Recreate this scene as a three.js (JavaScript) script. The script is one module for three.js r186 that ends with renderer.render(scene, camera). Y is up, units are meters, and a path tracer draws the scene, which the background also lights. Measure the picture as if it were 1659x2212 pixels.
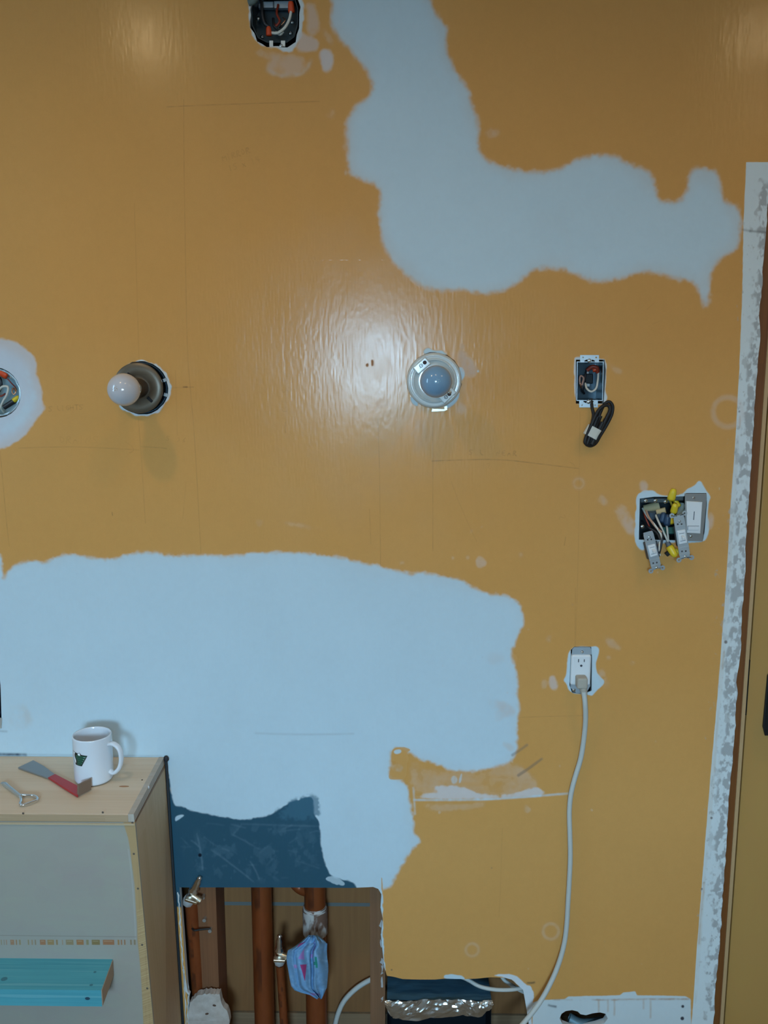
import * as THREE from 'three';
import { mergeGeometries, mergeVertices, toCreasedNormals } from 'three/addons/utils/BufferGeometryUtils.js';
import { RoundedBoxGeometry } from 'three/addons/geometries/RoundedBoxGeometry.js';
import { RectAreaLightUniformsLib } from 'three/addons/lights/RectAreaLightUniformsLib.js';

// ------------------------------------------------------------------ camera, light, exposure
const scene = new THREE.Scene();
const F = 1918, CX = 829.5, CY = 1106;                      // focal length and centre in pixels of the 1659 x 2212 photograph
const PITCH = Math.atan(321 / F), YAW = Math.atan(29 / F * Math.cos(PITCH));
const camera = new THREE.PerspectiveCamera(2 * Math.atan(CY / F) * 180 / Math.PI, 1659 / 2212, 0.05, 30);
camera.position.set(0, 1.6, 1.8);
camera.rotation.order = 'YXZ';
camera.rotation.set(-PITCH, YAW, 0);
camera.updateMatrixWorld(true);

const renderer = new THREE.WebGLRenderer({ antialias: true });
renderer.toneMapping = THREE.LinearToneMapping;
renderer.toneMappingExposure = 1.0;
renderer.shadowMap.enabled = true;
RectAreaLightUniformsLib.init();
scene.background = new THREE.Color().setRGB(0.9, 1.44, 2.0);

const DAY = new THREE.Color().setRGB(0.43, 0.75, 1.05);      // daylight, with the camera balanced between it and the lamps
const WARM = new THREE.Color().setRGB(1.0, 0.72, 0.40);
const SKY_LOW = 40, SKY_HIGH = 101, WIN_SIDE = 7, LAMP_CD = 0.98, FLASH_CD = 0.8;
// unseen panels added for sky past the back window, banded to shape wall light
for (const [y0, y1, power] of [[1.2, 2.0, SKY_LOW], [2.0, 3.3, SKY_HIGH]]) {
  const l = new THREE.RectAreaLight(DAY, power, 3.8, y1 - y0); l.name = 'added_sky_panel'; l.position.set(-0.05, (y0 + y1) / 2, 6.5); scene.add(l);
}
// the camera's own weak fill flash, a hand's width beside the lens: the spot at the centre of both bulbs and of the wall's sheen
const flash = new THREE.PointLight(DAY, FLASH_CD, 0, 2); flash.name = 'camera_flash'; flash.position.set(-0.09, 1.59, 1.8); flash.castShadow = true; flash.shadow.radius = 0.8; scene.add(flash);

// ------------------------------------------------------------------ helpers
const V = (x, y, z) => new THREE.Vector3(x, y, z);
// point of the plane z = const that the photograph shows at a pixel
function W(px, py, z = 0) {
  const d = V((px - CX) / F, -(py - CY) / F, -1).applyEuler(camera.rotation);
  return camera.position.clone().addScaledVector(d, (z - camera.position.z) / d.z);
}
function H(px, py, y) {
  const d = V((px - CX) / F, -(py - CY) / F, -1).applyEuler(camera.rotation);
  return camera.position.clone().addScaledVector(d, (y - camera.position.y) / d.y);
}
let seed = 7;
const rnd = () => { seed = (seed * 1664525 + 1013904223) >>> 0; return seed / 4294967296; };
const rr = (a, b) => a + (b - a) * rnd();
const clamp = (x, a, b) => Math.min(b, Math.max(a, x));
const smooth = (a, b, x) => { const t = clamp((x - a) / (b - a), 0, 1); return t * t * (3 - 2 * t); };
const hash = (x, y) => { let h = Math.imul(x, 374761393) + Math.imul(y, 668265263); h = Math.imul(h ^ (h >>> 13), 1274126177); return ((h ^ (h >>> 16)) >>> 0) / 4294967296; };
function vnoise(x, y) {
  const xi = Math.floor(x), yi = Math.floor(y), fx = x - xi, fy = y - yi, u = fx * fx * (3 - 2 * fx), v = fy * fy * (3 - 2 * fy);
  const a = hash(xi, yi), b = hash(xi + 1, yi), c = hash(xi, yi + 1), d = hash(xi + 1, yi + 1);
  return a + (b - a) * u + (c - a) * v + (a - b - c + d) * u * v;
}
const fbm = (x, y, o = 3) => { let s = 0, a = 0.5, n = 0; for (let i = 0; i < o; i++) { s += a * vnoise(x, y); n += a; a *= 0.5; x = x * 2.03 + 17.1; y = y * 2.03 + 5.7; } return s / n; };

const used = new Map();
const numbered = (n) => { const k = used.get(n) ?? 0; used.set(n, k + 1); return k ? `${n}_${String(k).padStart(3, '0')}` : n; };
function thing(name, label, category, at = V(0, 0, 0), group) {
  const g = new THREE.Group(); g.name = numbered(name); g.position.copy(at); scene.add(g);
  g.userData = { label, category }; if (group) g.userData.group = group;
  return g;
}
function part(name, geo, mat, parent, label) {
  const m = new THREE.Mesh(Array.isArray(geo) ? merge(geo) : geo, mat);
  m.name = name; m.castShadow = m.receiveShadow = true; if (label) m.userData.label = label;
  parent.add(m); return m;
}
function struct(name, geo, mat, label, category) {
  const m = new THREE.Mesh(Array.isArray(geo) ? merge(geo) : geo, mat);
  m.name = name; m.castShadow = m.receiveShadow = true; m.userData = { kind: 'structure', label, category }; scene.add(m); return m;
}
function merge(list) {
  const out = list.map((g) => { const h = g.index ? g.toNonIndexed() : g.clone(); for (const k of Object.keys(h.attributes)) if (!['position', 'normal', 'uv'].includes(k)) h.deleteAttribute(k); return h; });
  return mergeGeometries(out);
}
const box = (w, h, d, x = 0, y = 0, z = 0) => new THREE.BoxGeometry(w, h, d).translate(x, y, z);
const rbox = (w, h, d, r, x = 0, y = 0, z = 0) => new RoundedBoxGeometry(w, h, d, 2, r).translate(x, y, z);
const span = (x0, x1, y0, y1, z0, z1) => box(x1 - x0, y1 - y0, z1 - z0, (x0 + x1) / 2, (y0 + y1) / 2, (z0 + z1) / 2);
const tubeOf = (pts, r, closed = false, seg = 0, rad = 8) => new THREE.TubeGeometry(new THREE.CatmullRomCurve3(pts, closed, 'centripetal'), seg || pts.length * 8, r, rad, closed);
const lathe = (pts, seg = 40) => new THREE.LatheGeometry(pts.map(([r, y]) => new THREE.Vector2(r, y)), seg);
const latheZ = (pts, seg = 40) => lathe(pts, seg).rotateX(Math.PI / 2);       // the axis looks out of the wall
const shapeOf = (pts, holes = []) => { const s = new THREE.Shape(pts.map((p) => new THREE.Vector2(p.x, p.y))); for (const h of holes) s.holes.push(new THREE.Path(h.map((p) => new THREE.Vector2(p.x, p.y)))); return s; };
const extrude = (pts, z0, t, bevel = 0, holes = []) => new THREE.ExtrudeGeometry(shapeOf(pts, holes), { depth: t - 2 * bevel, bevelEnabled: bevel > 0, bevelThickness: bevel, bevelSize: bevel, bevelOffset: -bevel, bevelSegments: 2, curveSegments: 8 }).translate(0, 0, z0 + bevel);
const circle = (x, y, r, n = 24) => Array.from({ length: n }, (_, i) => V(x + r * Math.cos(i / n * 2 * Math.PI), y + r * Math.sin(i / n * 2 * Math.PI), 0));
const about = (pts, k, cx, cy) => pts.map((p) => V(cx + (p.x - cx) * k, cy + (p.y - cy) * k, p.z));
// bar between two points
function rod(a, b, r, r2 = r, seg = 14) {
  const d = b.clone().sub(a), g = new THREE.CylinderGeometry(r2, r, d.length(), seg);
  return g.applyQuaternion(new THREE.Quaternion().setFromUnitVectors(V(0, 1, 0), d.clone().normalize())).translate((a.x + b.x) / 2, (a.y + b.y) / 2, (a.z + b.z) / 2);
}
const std = (r, g, b, rough = 0.6, metal = 0, more = {}) => new THREE.MeshStandardMaterial({ color: new THREE.Color().setRGB(r, g, b), roughness: rough, metalness: metal, ...more });
const phys = (r, g, b, rough, more) => new THREE.MeshPhysicalMaterial({ color: new THREE.Color().setRGB(r, g, b), roughness: rough, ...more });
function canvasOf(w, h) { const c = document.createElement('canvas'); c.width = w; c.height = h; return [c, c.getContext('2d')]; }
const toS = (l) => 255 * (l <= 0.0031308 ? 12.92 * l : 1.055 * Math.pow(Math.max(l, 0), 1 / 2.4) - 0.055);
// texture computed for every texel: f(x, y) in 0..1 (y up) gives [r, g, b] in linear light, or a grey value for data
function texture(w, h, f, data = false) {
  const px = new Uint8Array(w * h * 4);
  for (let j = 0; j < h; j++) for (let i = 0; i < w; i++) {
    const c = f((i + 0.5) / w, (j + 0.5) / h), o = (j * w + i) * 4;
    if (data) px[o] = px[o + 1] = px[o + 2] = clamp(c, 0, 1) * 255; else { px[o] = toS(c[0]); px[o + 1] = toS(c[1]); px[o + 2] = toS(c[2]); }
    px[o + 3] = 255;
  }
  const t = new THREE.DataTexture(px, w, h); t.magFilter = THREE.LinearFilter; t.minFilter = THREE.LinearMipmapLinearFilter; t.generateMipmaps = true;
  t.wrapS = t.wrapT = THREE.RepeatWrapping; if (!data) t.colorSpace = THREE.SRGBColorSpace; t.needsUpdate = true; return t;
}
const mix3 = (a, b, t) => [a[0] + (b[0] - a[0]) * t, a[1] + (b[1] - a[1]) * t, a[2] + (b[2] - a[2]) * t];
// planar uv in metres from the dominant axis of every face
function metreUV(geo, rot = false) {
  const g = geo.index ? geo.toNonIndexed() : geo; if (!g.attributes.normal) g.computeVertexNormals();
  const p = g.attributes.position, n = g.attributes.normal, uv = new Float32Array(p.count * 2);
  for (let i = 0; i < p.count; i += 3) {
    const ax = Math.abs(n.getX(i)), ay = Math.abs(n.getY(i)), az = Math.abs(n.getZ(i));
    for (let k = i; k < i + 3; k++) {
      const x = p.getX(k), y = p.getY(k), z = p.getZ(k);
      let u, v; if (ax > ay && ax > az) { u = z; v = y; } else if (ay > az) { u = z; v = x; } else { u = x; v = y; }
      uv[2 * k] = rot ? v : u; uv[2 * k + 1] = rot ? u : v;
    }
  }
  g.setAttribute('uv', new THREE.BufferAttribute(uv, 2)); return g;
}
// wood grain along v, tile in metres
function woodTexture(a, b, tileU, tileV, s = 0, knots = []) {
  const t = texture(512, 512, (u, v) => {
    const n = fbm(u * 5 + s, v * 2 + s, 3), g = fbm((u + 0.05 * n) * 60 + s, v * 3 + s, 3), c = fbm(u * 7 + 3 * n + s, v * 1.2, 2);
    let k = clamp(0.55 * g + 0.6 * c - 0.1, 0, 1), col = mix3(a, b, k);
    for (const [x, y, r] of knots) { const d = Math.hypot((u - x), (v - y) * 0.6) / r; if (d < 1.6) col = mix3(col, [b[0] * 0.35, b[1] * 0.25, b[2] * 0.2], smooth(1.5, 0.5, d) * 0.85); }
    return col;
  });
  t.repeat.set(1 / tileU, 1 / tileV); return t;
}

// ------------------------------------------------------------------ materials
const M = {
  plasterEdge: std(0.62, 0.64, 0.63, 0.95),
  gypsum: std(0.62, 0.62, 0.58, 0.95),
  zinc: std(0.62, 0.68, 0.70, 0.38, 0.9),
  zincDull: std(0.42, 0.47, 0.50, 0.5, 0.75),
  boxSteel: std(0.05, 0.07, 0.082, 0.3, 0.9),
  screw: std(0.75, 0.80, 0.82, 0.22, 1),
  blackHole: std(0.01, 0.01, 0.012, 0.9),
  rubber: std(0.008, 0.0065, 0.006, 0.6),
  wireWhite: std(0.62, 0.60, 0.52, 0.5),
  wireBlack: std(0.015, 0.016, 0.02, 0.4),
  wireRed: std(0.26, 0.03, 0.012, 0.45),
  copperBright: std(0.75, 0.36, 0.20, 0.3, 1),
  nutYellow: std(0.72, 0.52, 0.02, 0.4),
  nutOrange: std(0.62, 0.06, 0.008, 0.42),
  nutBlue: std(0.02, 0.05, 0.10, 0.4),
  tapeTan: std(0.42, 0.36, 0.20, 0.7),
  plasticWhite: phys(0.74, 0.76, 0.76, 0.35, { clearcoat: 0.2 }),
  cordGrey: std(0.52, 0.53, 0.49, 0.55),
  plugTan: std(0.42, 0.38, 0.31, 0.55),
  brass: std(0.74, 0.66, 0.52, 0.3, 1),
  chrome: std(0.80, 0.80, 0.80, 0.18, 1),
  crust: std(0.46, 0.44, 0.42, 0.9),
  copperPipe: null, foil: std(0.62, 0.60, 0.56, 0.24, 1), duct: std(0.10, 0.22, 0.32, 0.3, 0.6),
  roomWall: std(0.62, 0.60, 0.56, 0.9), roomFloor: std(0.30, 0.24, 0.17, 0.7), roomCeiling: std(0.72, 0.72, 0.70, 0.95),
  handleBlack: std(0.012, 0.012, 0.012, 0.45, 0.3),
};
M.copperPipe = std(1, 1, 1, 0.42, 0.35, { map: texture(256, 512, (u, v) => { const n = fbm(u * 8, v * 14, 4), d = smooth(0.55, 0.75, fbm(u * 5 + 9, v * 9, 3)); return mix3(mix3([0.20, 0.042, 0.010], [0.29, 0.075, 0.018], n), [0.07, 0.02, 0.008], d * 0.7); }) });

// ------------------------------------------------------------------ the room
const ROOM = { x0: -1.55, x1: 2.0, z1: 3.4, top: 2.62 };
// back wall with a window opening, left wall with a window opening
const BW = { x0: -0.45, x1: 0.16, y0: 1.33, y1: 1.87 }, SW = { z0: 0.60, z1: 0.90, y0: 1.35, y1: 2.15 };
function wallWith(w0, w1, y1, hole, t) {
  return new THREE.ExtrudeGeometry(shapeOf([V(w0, 0), V(w1, 0), V(w1, y1), V(w0, y1)], [[V(hole[0], hole[2]), V(hole[0], hole[3]), V(hole[1], hole[3]), V(hole[1], hole[2])]]), { depth: t, bevelEnabled: false });
}
struct('wall_back', wallWith(ROOM.x0 - 0.1, ROOM.x1 + 0.1, ROOM.top, [BW.x0, BW.x1, BW.y0, BW.y1], 0.1).translate(0, 0, ROOM.z1), M.roomWall, 'plain off white wall behind the camera with a small window', 'wall');
struct('wall_left', wallWith(-0.2, ROOM.z1, ROOM.top, [SW.z0, SW.z1, SW.y0, SW.y1], 0.1).rotateY(-Math.PI / 2).translate(ROOM.x0, 0, 0), M.roomWall, 'plain off white side wall with a narrow frosted window', 'wall');
struct('wall_right', span(ROOM.x1, ROOM.x1 + 0.1, 0, ROOM.top, -0.2, ROOM.z1), M.roomWall, 'plain off white side wall past the door', 'wall');
struct('floor', span(ROOM.x0 - 0.1, ROOM.x1 + 0.1, -0.05, 0, -0.2, ROOM.z1 + 0.1), M.roomFloor, 'bare brown subfloor of the bathroom', 'floor');
const LAMPS = [[-0.735, 0.98], [0.0, 0.95], [1.04, 0.98], [1.35, 1.725]];
{
  const holes = LAMPS.map(([x, z]) => circle(x, -z, 0.052, 28));
  const g = extrude([V(ROOM.x0 - 0.1, -ROOM.z1 - 0.1, 0), V(ROOM.x1 + 0.1, -ROOM.z1 - 0.1, 0), V(ROOM.x1 + 0.1, 0.2, 0), V(ROOM.x0 - 0.1, 0.2, 0)], 0, 0.02, 0, holes).rotateX(-Math.PI / 2).translate(0, ROOM.top, 0);
  struct('ceiling', [g, span(ROOM.x0 - 0.1, ROOM.x1 + 0.1, ROOM.top + 0.14, ROOM.top + 0.16, -0.2, ROOM.z1 + 0.1), span(ROOM.x0 - 0.1, ROOM.x1 + 0.1, ROOM.top, ROOM.top + 0.16, -0.22, -0.2)], M.roomCeiling, 'white ceiling with recessed lamps', 'ceiling');
}
function windowUnit(name, w, h, pos, turn, power, label) {
  const g = new THREE.Group(); g.name = name; g.position.copy(pos); g.rotation.y = turn; scene.add(g);
  g.userData = { kind: 'structure', label, category: 'window' };
  const fr = std(0.7, 0.7, 0.68, 0.5);
  part('window_frame', [span(-w / 2, w / 2, -h / 2, -h / 2 + 0.03, -0.05, 0.0), span(-w / 2, w / 2, h / 2 - 0.03, h / 2, -0.05, 0.0), span(-w / 2, -w / 2 + 0.03, -h / 2, h / 2, -0.05, 0.0), span(w / 2 - 0.03, w / 2, -h / 2, h / 2, -0.05, 0.0)], fr, g);
  if (!power) { part('window_glass', new THREE.PlaneGeometry(w - 0.05, h - 0.05).translate(0, 0, -0.03), phys(1, 1, 1, 0, { transmission: 1, thickness: 0, ior: 1.45 }), g); return; }
  part('window_glass', box(w - 0.06, h - 0.06, 0.008, 0, 0, -0.03), std(0.5, 0.55, 0.6, 0.8, 0, { emissive: DAY, emissiveIntensity: power * 0.12 }), g);
  const l = new THREE.RectAreaLight(DAY, power, w - 0.06, h - 0.06); l.name = name + '_daylight'; l.position.set(0, 0, -0.02); l.rotation.y = Math.PI; g.add(l);
}
windowUnit('window_1', BW.x1 - BW.x0, BW.y1 - BW.y0, V((BW.x0 + BW.x1) / 2, (BW.y0 + BW.y1) / 2, ROOM.z1), Math.PI, 0, 'small clear window in the wall behind the camera');
windowUnit('window_2', SW.z1 - SW.z0, SW.y1 - SW.y0, V(ROOM.x0, (SW.y0 + SW.y1) / 2, (SW.z0 + SW.z1) / 2), Math.PI / 2, WIN_SIDE, 'narrow frosted window in the side wall');
LAMPS.forEach(([x, z], i) => {
  const t = thing('ceiling_lamp', 'small ceiling lamp with a warm bulb in a white trim ring', 'lamp', V(x, ROOM.top, z), 'ceiling lamps');
  part('trim_ring', lathe([[0.046, 0], [0.048, -0.004], [0.07, -0.003], [0.072, 0.002], [0.05, 0.003]]), std(0.7, 0.7, 0.68, 0.4), t);
  part('can', lathe([[0.047, 0.0], [0.047, 0.11], [0.001, 0.112]]), std(0.5, 0.45, 0.4, 0.35, 0.6), t);
  part('lamp_bulb', lathe([[0.001, -0.104], [0.012, -0.102], [0.021, -0.094], [0.024, -0.080], [0.020, -0.062], [0.013, -0.040], [0.012, 0.02], [0.001, 0.022]], 28), std(0.8, 0.7, 0.5, 0.4, 0, { emissive: WARM, emissiveIntensity: 6 }), t);
  const l = new THREE.SpotLight(WARM, LAMP_CD * [1, 0.5, 0.8, 0.6][i], 0, 1.49, 0.8, 2); l.name = 'ceiling_lamp_light'; l.castShadow = true; l.shadow.radius = 1.4;
  l.position.set(0, -0.08, 0); t.add(l); l.target.position.set(0, -1, 0); t.add(l.target);
});

// ------------------------------------------------------------------ surface of the front wall: paint, plaster, stains, pencil
const TX = { x0: -1.15, x1: 1.05, y0: 0.02, y1: 2.40, n: 2048 };
const tw = TX.x1 - TX.x0, th = TX.y1 - TX.y0, N = TX.n;
const T = (px, py) => { const w = W(px, py); return [(w.x - TX.x0) / tw * N, (TX.y1 - w.y) / th * N]; };
const col = new Float32Array(N * N * 3), rough = new Float32Array(N * N);
const ORANGE = [0.650, 0.328, 0.096], PLASTER = [0.54, 0.66, 0.71], TEAL = [0.026, 0.085, 0.125];
const noiseA = new Float32Array(N * N), noiseB = new Float32Array(N * N);
for (let j = 0; j < N; j++) for (let i = 0; i < N; i++) {
  const k = j * N + i, a = fbm(i / 90, j / 90, 3), b = fbm(i / 9 + 40, j / 9, 2);
  noiseA[k] = a - 0.5; noiseB[k] = b - 0.5;
  const s = 1 + 0.035 * (a - 0.5) + 0.03 * (b - 0.5) + 0.03 * (hash(i, j) - 0.5), d = 0.05 * (fbm(i / 300 + 7, j / 200, 2) - 0.5);
  col[k * 3] = ORANGE[0] * s; col[k * 3 + 1] = ORANGE[1] * s * (1 + d); col[k * 3 + 2] = ORANGE[2] * s * (1 + 3 * d);
  rough[k] = 0.18 + 0.04 * smooth(0.35, 0.75, fbm(i / 34 + 11, j / 46 + 4, 3));
}
const [mc, mx] = canvasOf(N, N);
function tracePath(ctx, pts, close = true) {                       // smooth closed line through texel points
  ctx.beginPath(); const n = pts.length, mid = (a, b) => [(a[0] + b[0]) / 2, (a[1] + b[1]) / 2];
  if (close) { const s = mid(pts[n - 1], pts[0]); ctx.moveTo(...s); for (let i = 0; i < n; i++) ctx.quadraticCurveTo(...pts[i], ...mid(pts[i], pts[(i + 1) % n])); ctx.closePath(); }
  else { ctx.moveTo(...pts[0]); for (let i = 1; i < n - 1; i++) ctx.quadraticCurveTo(...pts[i], ...(i === n - 2 ? pts[n - 1] : mid(pts[i], pts[i + 1]))); if (n === 2) ctx.lineTo(...pts[1]); }
}
function blurBox(m, w, h, r) {
  const t = new Float32Array(w * h);
  for (let pass = 0; pass < 2; pass++) {
    for (let y = 0; y < h; y++) { let s = 0; for (let x = -r; x <= r; x++) s += m[y * w + clamp(x, 0, w - 1)]; for (let x = 0; x < w; x++) { t[y * w + x] = s / (2 * r + 1); s += m[y * w + Math.min(w - 1, x + r + 1)] - m[y * w + Math.max(0, x - r)]; } }
    for (let x = 0; x < w; x++) { let s = 0; for (let y = -r; y <= r; y++) s += t[clamp(y, 0, h - 1) * w + x]; for (let y = 0; y < h; y++) { m[y * w + x] = s / (2 * r + 1); s += t[Math.min(h - 1, y + r + 1) * w + x] - t[Math.max(0, y - r) * w + x]; } }
  }
  return m;
}
// a coat laid over the wall: outline in photo pixels, softness of its edge, raggedness, colour, cover
function coat(pix, { c = PLASTER, a = 1, soft = 4, rag = 0.25, fine = 0.2, ro = 0.92, sharp = false, thin = 0, ring = 0, streak = null, patch = 0, grain = 15 } = {}) {
  const pts = pix.map(([x, y]) => T(x, y)), pad = soft * 4 + 8;
  const x0 = Math.floor(clamp(Math.min(...pts.map((p) => p[0])) - pad, 0, N - 2)), x1 = Math.ceil(clamp(Math.max(...pts.map((p) => p[0])) + pad, x0 + 1, N));
  const y0 = Math.floor(clamp(Math.min(...pts.map((p) => p[1])) - pad, 0, N - 2)), y1 = Math.ceil(clamp(Math.max(...pts.map((p) => p[1])) + pad, y0 + 1, N));
  mx.clearRect(x0, y0, x1 - x0, y1 - y0); mx.fillStyle = mx.strokeStyle = '#fff';
  if (sharp) { mx.beginPath(); pts.forEach((p, i) => (i ? mx.lineTo(...p) : mx.moveTo(...p))); mx.closePath(); } else tracePath(mx, pts, !ring || ring > 0);
  if (ring) { mx.lineWidth = Math.abs(ring); mx.stroke(); } else mx.fill();
  const w = x1 - x0, h = y1 - y0, d = mx.getImageData(x0, y0, w, h).data, m = new Float32Array(w * h);
  for (let i = 0; i < w * h; i++) m[i] = d[i * 4 + 3] / 255;
  const inner = thin ? blurBox(Float32Array.from(m), w, h, 22) : null;
  if (soft) blurBox(m, w, h, soft);
  for (let y = 0; y < h; y++) for (let x = 0; x < w; x++) {
    const i = y * w + x; if (m[i] < 0.004) continue;
    const k = (y + y0) * N + x + x0, n = rag * noiseA[k] * 2 + fine * noiseB[k] * 2;
    let t = ring && soft ? clamp(m[i] * (1 + 2 * n), 0, 1) : smooth(0.12, 0.88, m[i] + n * 4 * m[i] * (1 - m[i]));
    if (a < 0.62 && !ring) t *= smooth(0.15, 0.8, fbm((x + x0) / 26 + 3, (y + y0) / 34, 3) + 0.25 * noiseB[k] + 0.12);
    if (patch) t *= smooth(patch, patch + 0.14, fbm((x + x0) / grain, (y + y0) / (grain * 1.5), 4) + 0.3 * noiseB[k]);
    if (thin) t *= 1 - thin * (1 - smooth(0.45, 0.95, inner[i] + noiseA[k] * 0.5)) * 0.5;
    if (streak) t *= clamp(0.55 + 1.6 * (fbm((x + x0) / streak[0], (y + y0) / streak[1], 3) - 0.25), 0, 1);
    t *= a; if (t <= 0) continue;
    const v = 1 + 0.05 * noiseA[k] + 0.03 * noiseB[k];
    for (let q = 0; q < 3; q++) col[k * 3 + q] += (c[q] * v - col[k * 3 + q]) * t;
    rough[k] += (ro - rough[k]) * t;
  }
}
const P = PLASTER, GREY = [0.58, 0.62, 0.62], THIN = [0.62, 0.52, 0.46];
// upper skim coat, from the round box down and across to the door casing
coat([[690, -60], [720, 0], [712, 20], [713, 60], [735, 85], [755, 108], [770, 125], [790, 150], [806, 175], [808, 192], [798, 218], [774, 224], [762, 240], [758, 258], [745, 256], [748, 290], [752, 330], [748, 370], [770, 385], [800, 392], [820, 405], [825, 425], [822, 448], [815, 456], [822, 505], [832, 545], [850, 570], [880, 600], [910, 618], [945, 628], [980, 622], [1000, 620], [1020, 630], [1068, 634], [1090, 628], [1112, 612], [1140, 592], [1170, 577], [1215, 578], [1245, 592], [1275, 607], [1310, 608], [1350, 600], [1395, 588], [1420, 592], [1450, 602], [1500, 610], [1508, 628], [1520, 668], [1530, 668], [1533, 640], [1534, 600], [1545, 570], [1562, 558], [1580, 546], [1600, 538], [1602, 445], [1572, 440], [1560, 425], [1556, 395], [1546, 362], [1490, 360], [1486, 390], [1484, 420], [1470, 436], [1430, 438], [1418, 425], [1418, 395], [1402, 366], [1370, 358], [1340, 342], [1300, 336], [1255, 342], [1230, 358], [1200, 370], [1160, 373], [1120, 368], [1085, 355], [1060, 352], [1040, 340], [1033, 310], [1034, 285], [1028, 240], [1008, 190], [985, 155], [968, 110], [964, 80], [975, 66], [950, 40], [932, 10], [915, -60]], { soft: 7, rag: 0.3, fine: 0.22, thin: 0.25 });
coat([[1040, 290], [1060, 278], [1085, 285], [1070, 300]], { a: 0.3, soft: 5, c: THIN });
coat([[742, 250], [758, 260], [756, 330], [750, 372], [742, 340]], { a: 0.35, soft: 6, c: THIN });
// around the round box at the top
coat([[536, 20], [538, 60], [552, 90], [575, 102], [605, 106], [612, 114], [628, 114], [636, 105], [645, 95], [655, 70], [657, 20], [650, -20], [540, -20]], { soft: 2, rag: 0.3, fine: 0.6, ro: 0.8, c: [0.60, 0.64, 0.64] });
coat([[648, 60], [660, 75], [690, 82], [692, 112], [660, 116], [634, 108], [642, 92]], { a: 0.7, soft: 4, c: THIN });
coat([[660, 10], [672, -5], [690, 30], [694, 62], [680, 85], [658, 70], [664, 40]], { a: 0.5, soft: 5, c: THIN });
coat([[545, 108], [575, 110], [640, 118], [672, 128], [668, 150], [640, 163], [600, 167], [578, 160], [570, 138], [598, 125], [552, 120]], { a: 0.42, soft: 5, c: THIN });
coat([[575, 150], [600, 166], [640, 163], [668, 150], [672, 128]], { a: 0.4, soft: 2, c: P, ring: -4 });
coat([[688, 108], [705, 100], [721, 118], [722, 140], [708, 160], [696, 155], [690, 130]], { a: 0.78, soft: 4, c: [0.62, 0.60, 0.60] });
coat([[690, 60], [700, 75], [710, 100], [722, 96], [712, 70]], { a: 0.35, soft: 5, c: THIN });
coat([[700, 245], [720, 235], [728, 250], [712, 258]], { a: 0.2, soft: 6, c: THIN });
coat([[748, 350], [742, 375], [752, 385]], { a: 0.5, soft: 3 });
// ring of plaster around the box at the left
coat([[-140, 830], [-110, 770], [-60, 735], [0, 728], [40, 740], [70, 765], [82, 785], [80, 797], [76, 805], [88, 830], [92, 860], [90, 880], [101, 876], [98, 884], [84, 898], [70, 920], [50, 945], [20, 965], [-20, 975], [-80, 960], [-125, 910]], { soft: 3, rag: 0.2, fine: 0.3, a: 0.95, c: [0.56, 0.62, 0.68], thin: 0.5 });
coat([[-70, 850], [-40, 900], [10, 920], [55, 880], [66, 830], [40, 800], [60, 790], [80, 850], [70, 900], [20, 940], [-50, 930]], { soft: 8, a: 0.6, c: P });
// around the two lamp holders
coat([[352, 815], [372, 833], [369, 840], [363, 862], [356, 858]], { soft: 1, c: P }); coat([[256, 872], [258, 880], [266, 888], [274, 885], [270, 876]], { soft: 1, c: P });
coat(circle(306, 838, 60, 30).map((p) => [p.x + 3 + rr(-3, 3), p.y + 1 + rr(-3, 3)]), { soft: 1, fine: 0.7, c: [0.66, 0.68, 0.68] });
coat([[912, 766], [918, 753], [928, 751], [934, 758], [955, 757], [962, 764], [968, 768]], { soft: 1, c: P });
coat([[985, 800], [998, 790], [1006, 810], [998, 822], [990, 830]], { soft: 1, c: P }); coat([[885, 855], [890, 872], [905, 880], [900, 860]], { soft: 1 }); coat([[955, 885], [972, 880], [988, 868], [994, 845], [985, 850]], { soft: 1 });
coat([[985, 765], [1000, 752], [1010, 770], [1035, 795], [1025, 815], [1005, 810], [995, 790]], { a: 0.6, soft: 5, c: THIN, streak: [12, 18] }); coat([[990, 745], [1005, 742], [1006, 752], [995, 753]], { a: 0.5, soft: 3, c: THIN });
coat([[985, 880], [1000, 870], [1010, 885], [990, 900]], { a: 0.35, soft: 5, c: THIN }); coat([[1031, 798], [1036, 800], [1034, 806], [1030, 804]], { soft: 1 });
coat([[790, 786], [796, 784], [796, 792], [790, 792]], { c: [0.34, 0.13, 0.03], soft: 1, ro: 0.5 }); coat([[801, 777], [807, 776], [807, 792], [802, 791], [803, 784]], { c: [0.32, 0.12, 0.03], soft: 1, ro: 0.5 });
// device box, three gang box, outlet
coat([[1240, 776], [1244, 770], [1300, 776], [1310, 776], [1310, 830], [1306, 845], [1313, 858], [1308, 868], [1298, 874], [1252, 876], [1243, 868], [1241, 830]], { soft: 1, fine: 0.4, c: [0.62, 0.66, 0.66] });
coat([[1302, 760], [1312, 762], [1318, 790], [1345, 800], [1346, 808], [1325, 805]], { a: 0.22, soft: 4, c: THIN });
coat([[1372, 1078], [1384, 1060], [1414, 1058], [1418, 1068], [1440, 1072], [1475, 1068], [1485, 1056], [1502, 1050], [1510, 1036], [1522, 1052], [1526, 1062], [1536, 1074], [1530, 1085], [1528, 1110], [1532, 1135], [1528, 1165], [1515, 1172], [1440, 1172], [1400, 1178], [1390, 1190], [1374, 1180], [1370, 1150], [1374, 1130], [1370, 1110], [1376, 1098]], { soft: 1, rag: 0.2, fine: 0.4 });
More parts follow.
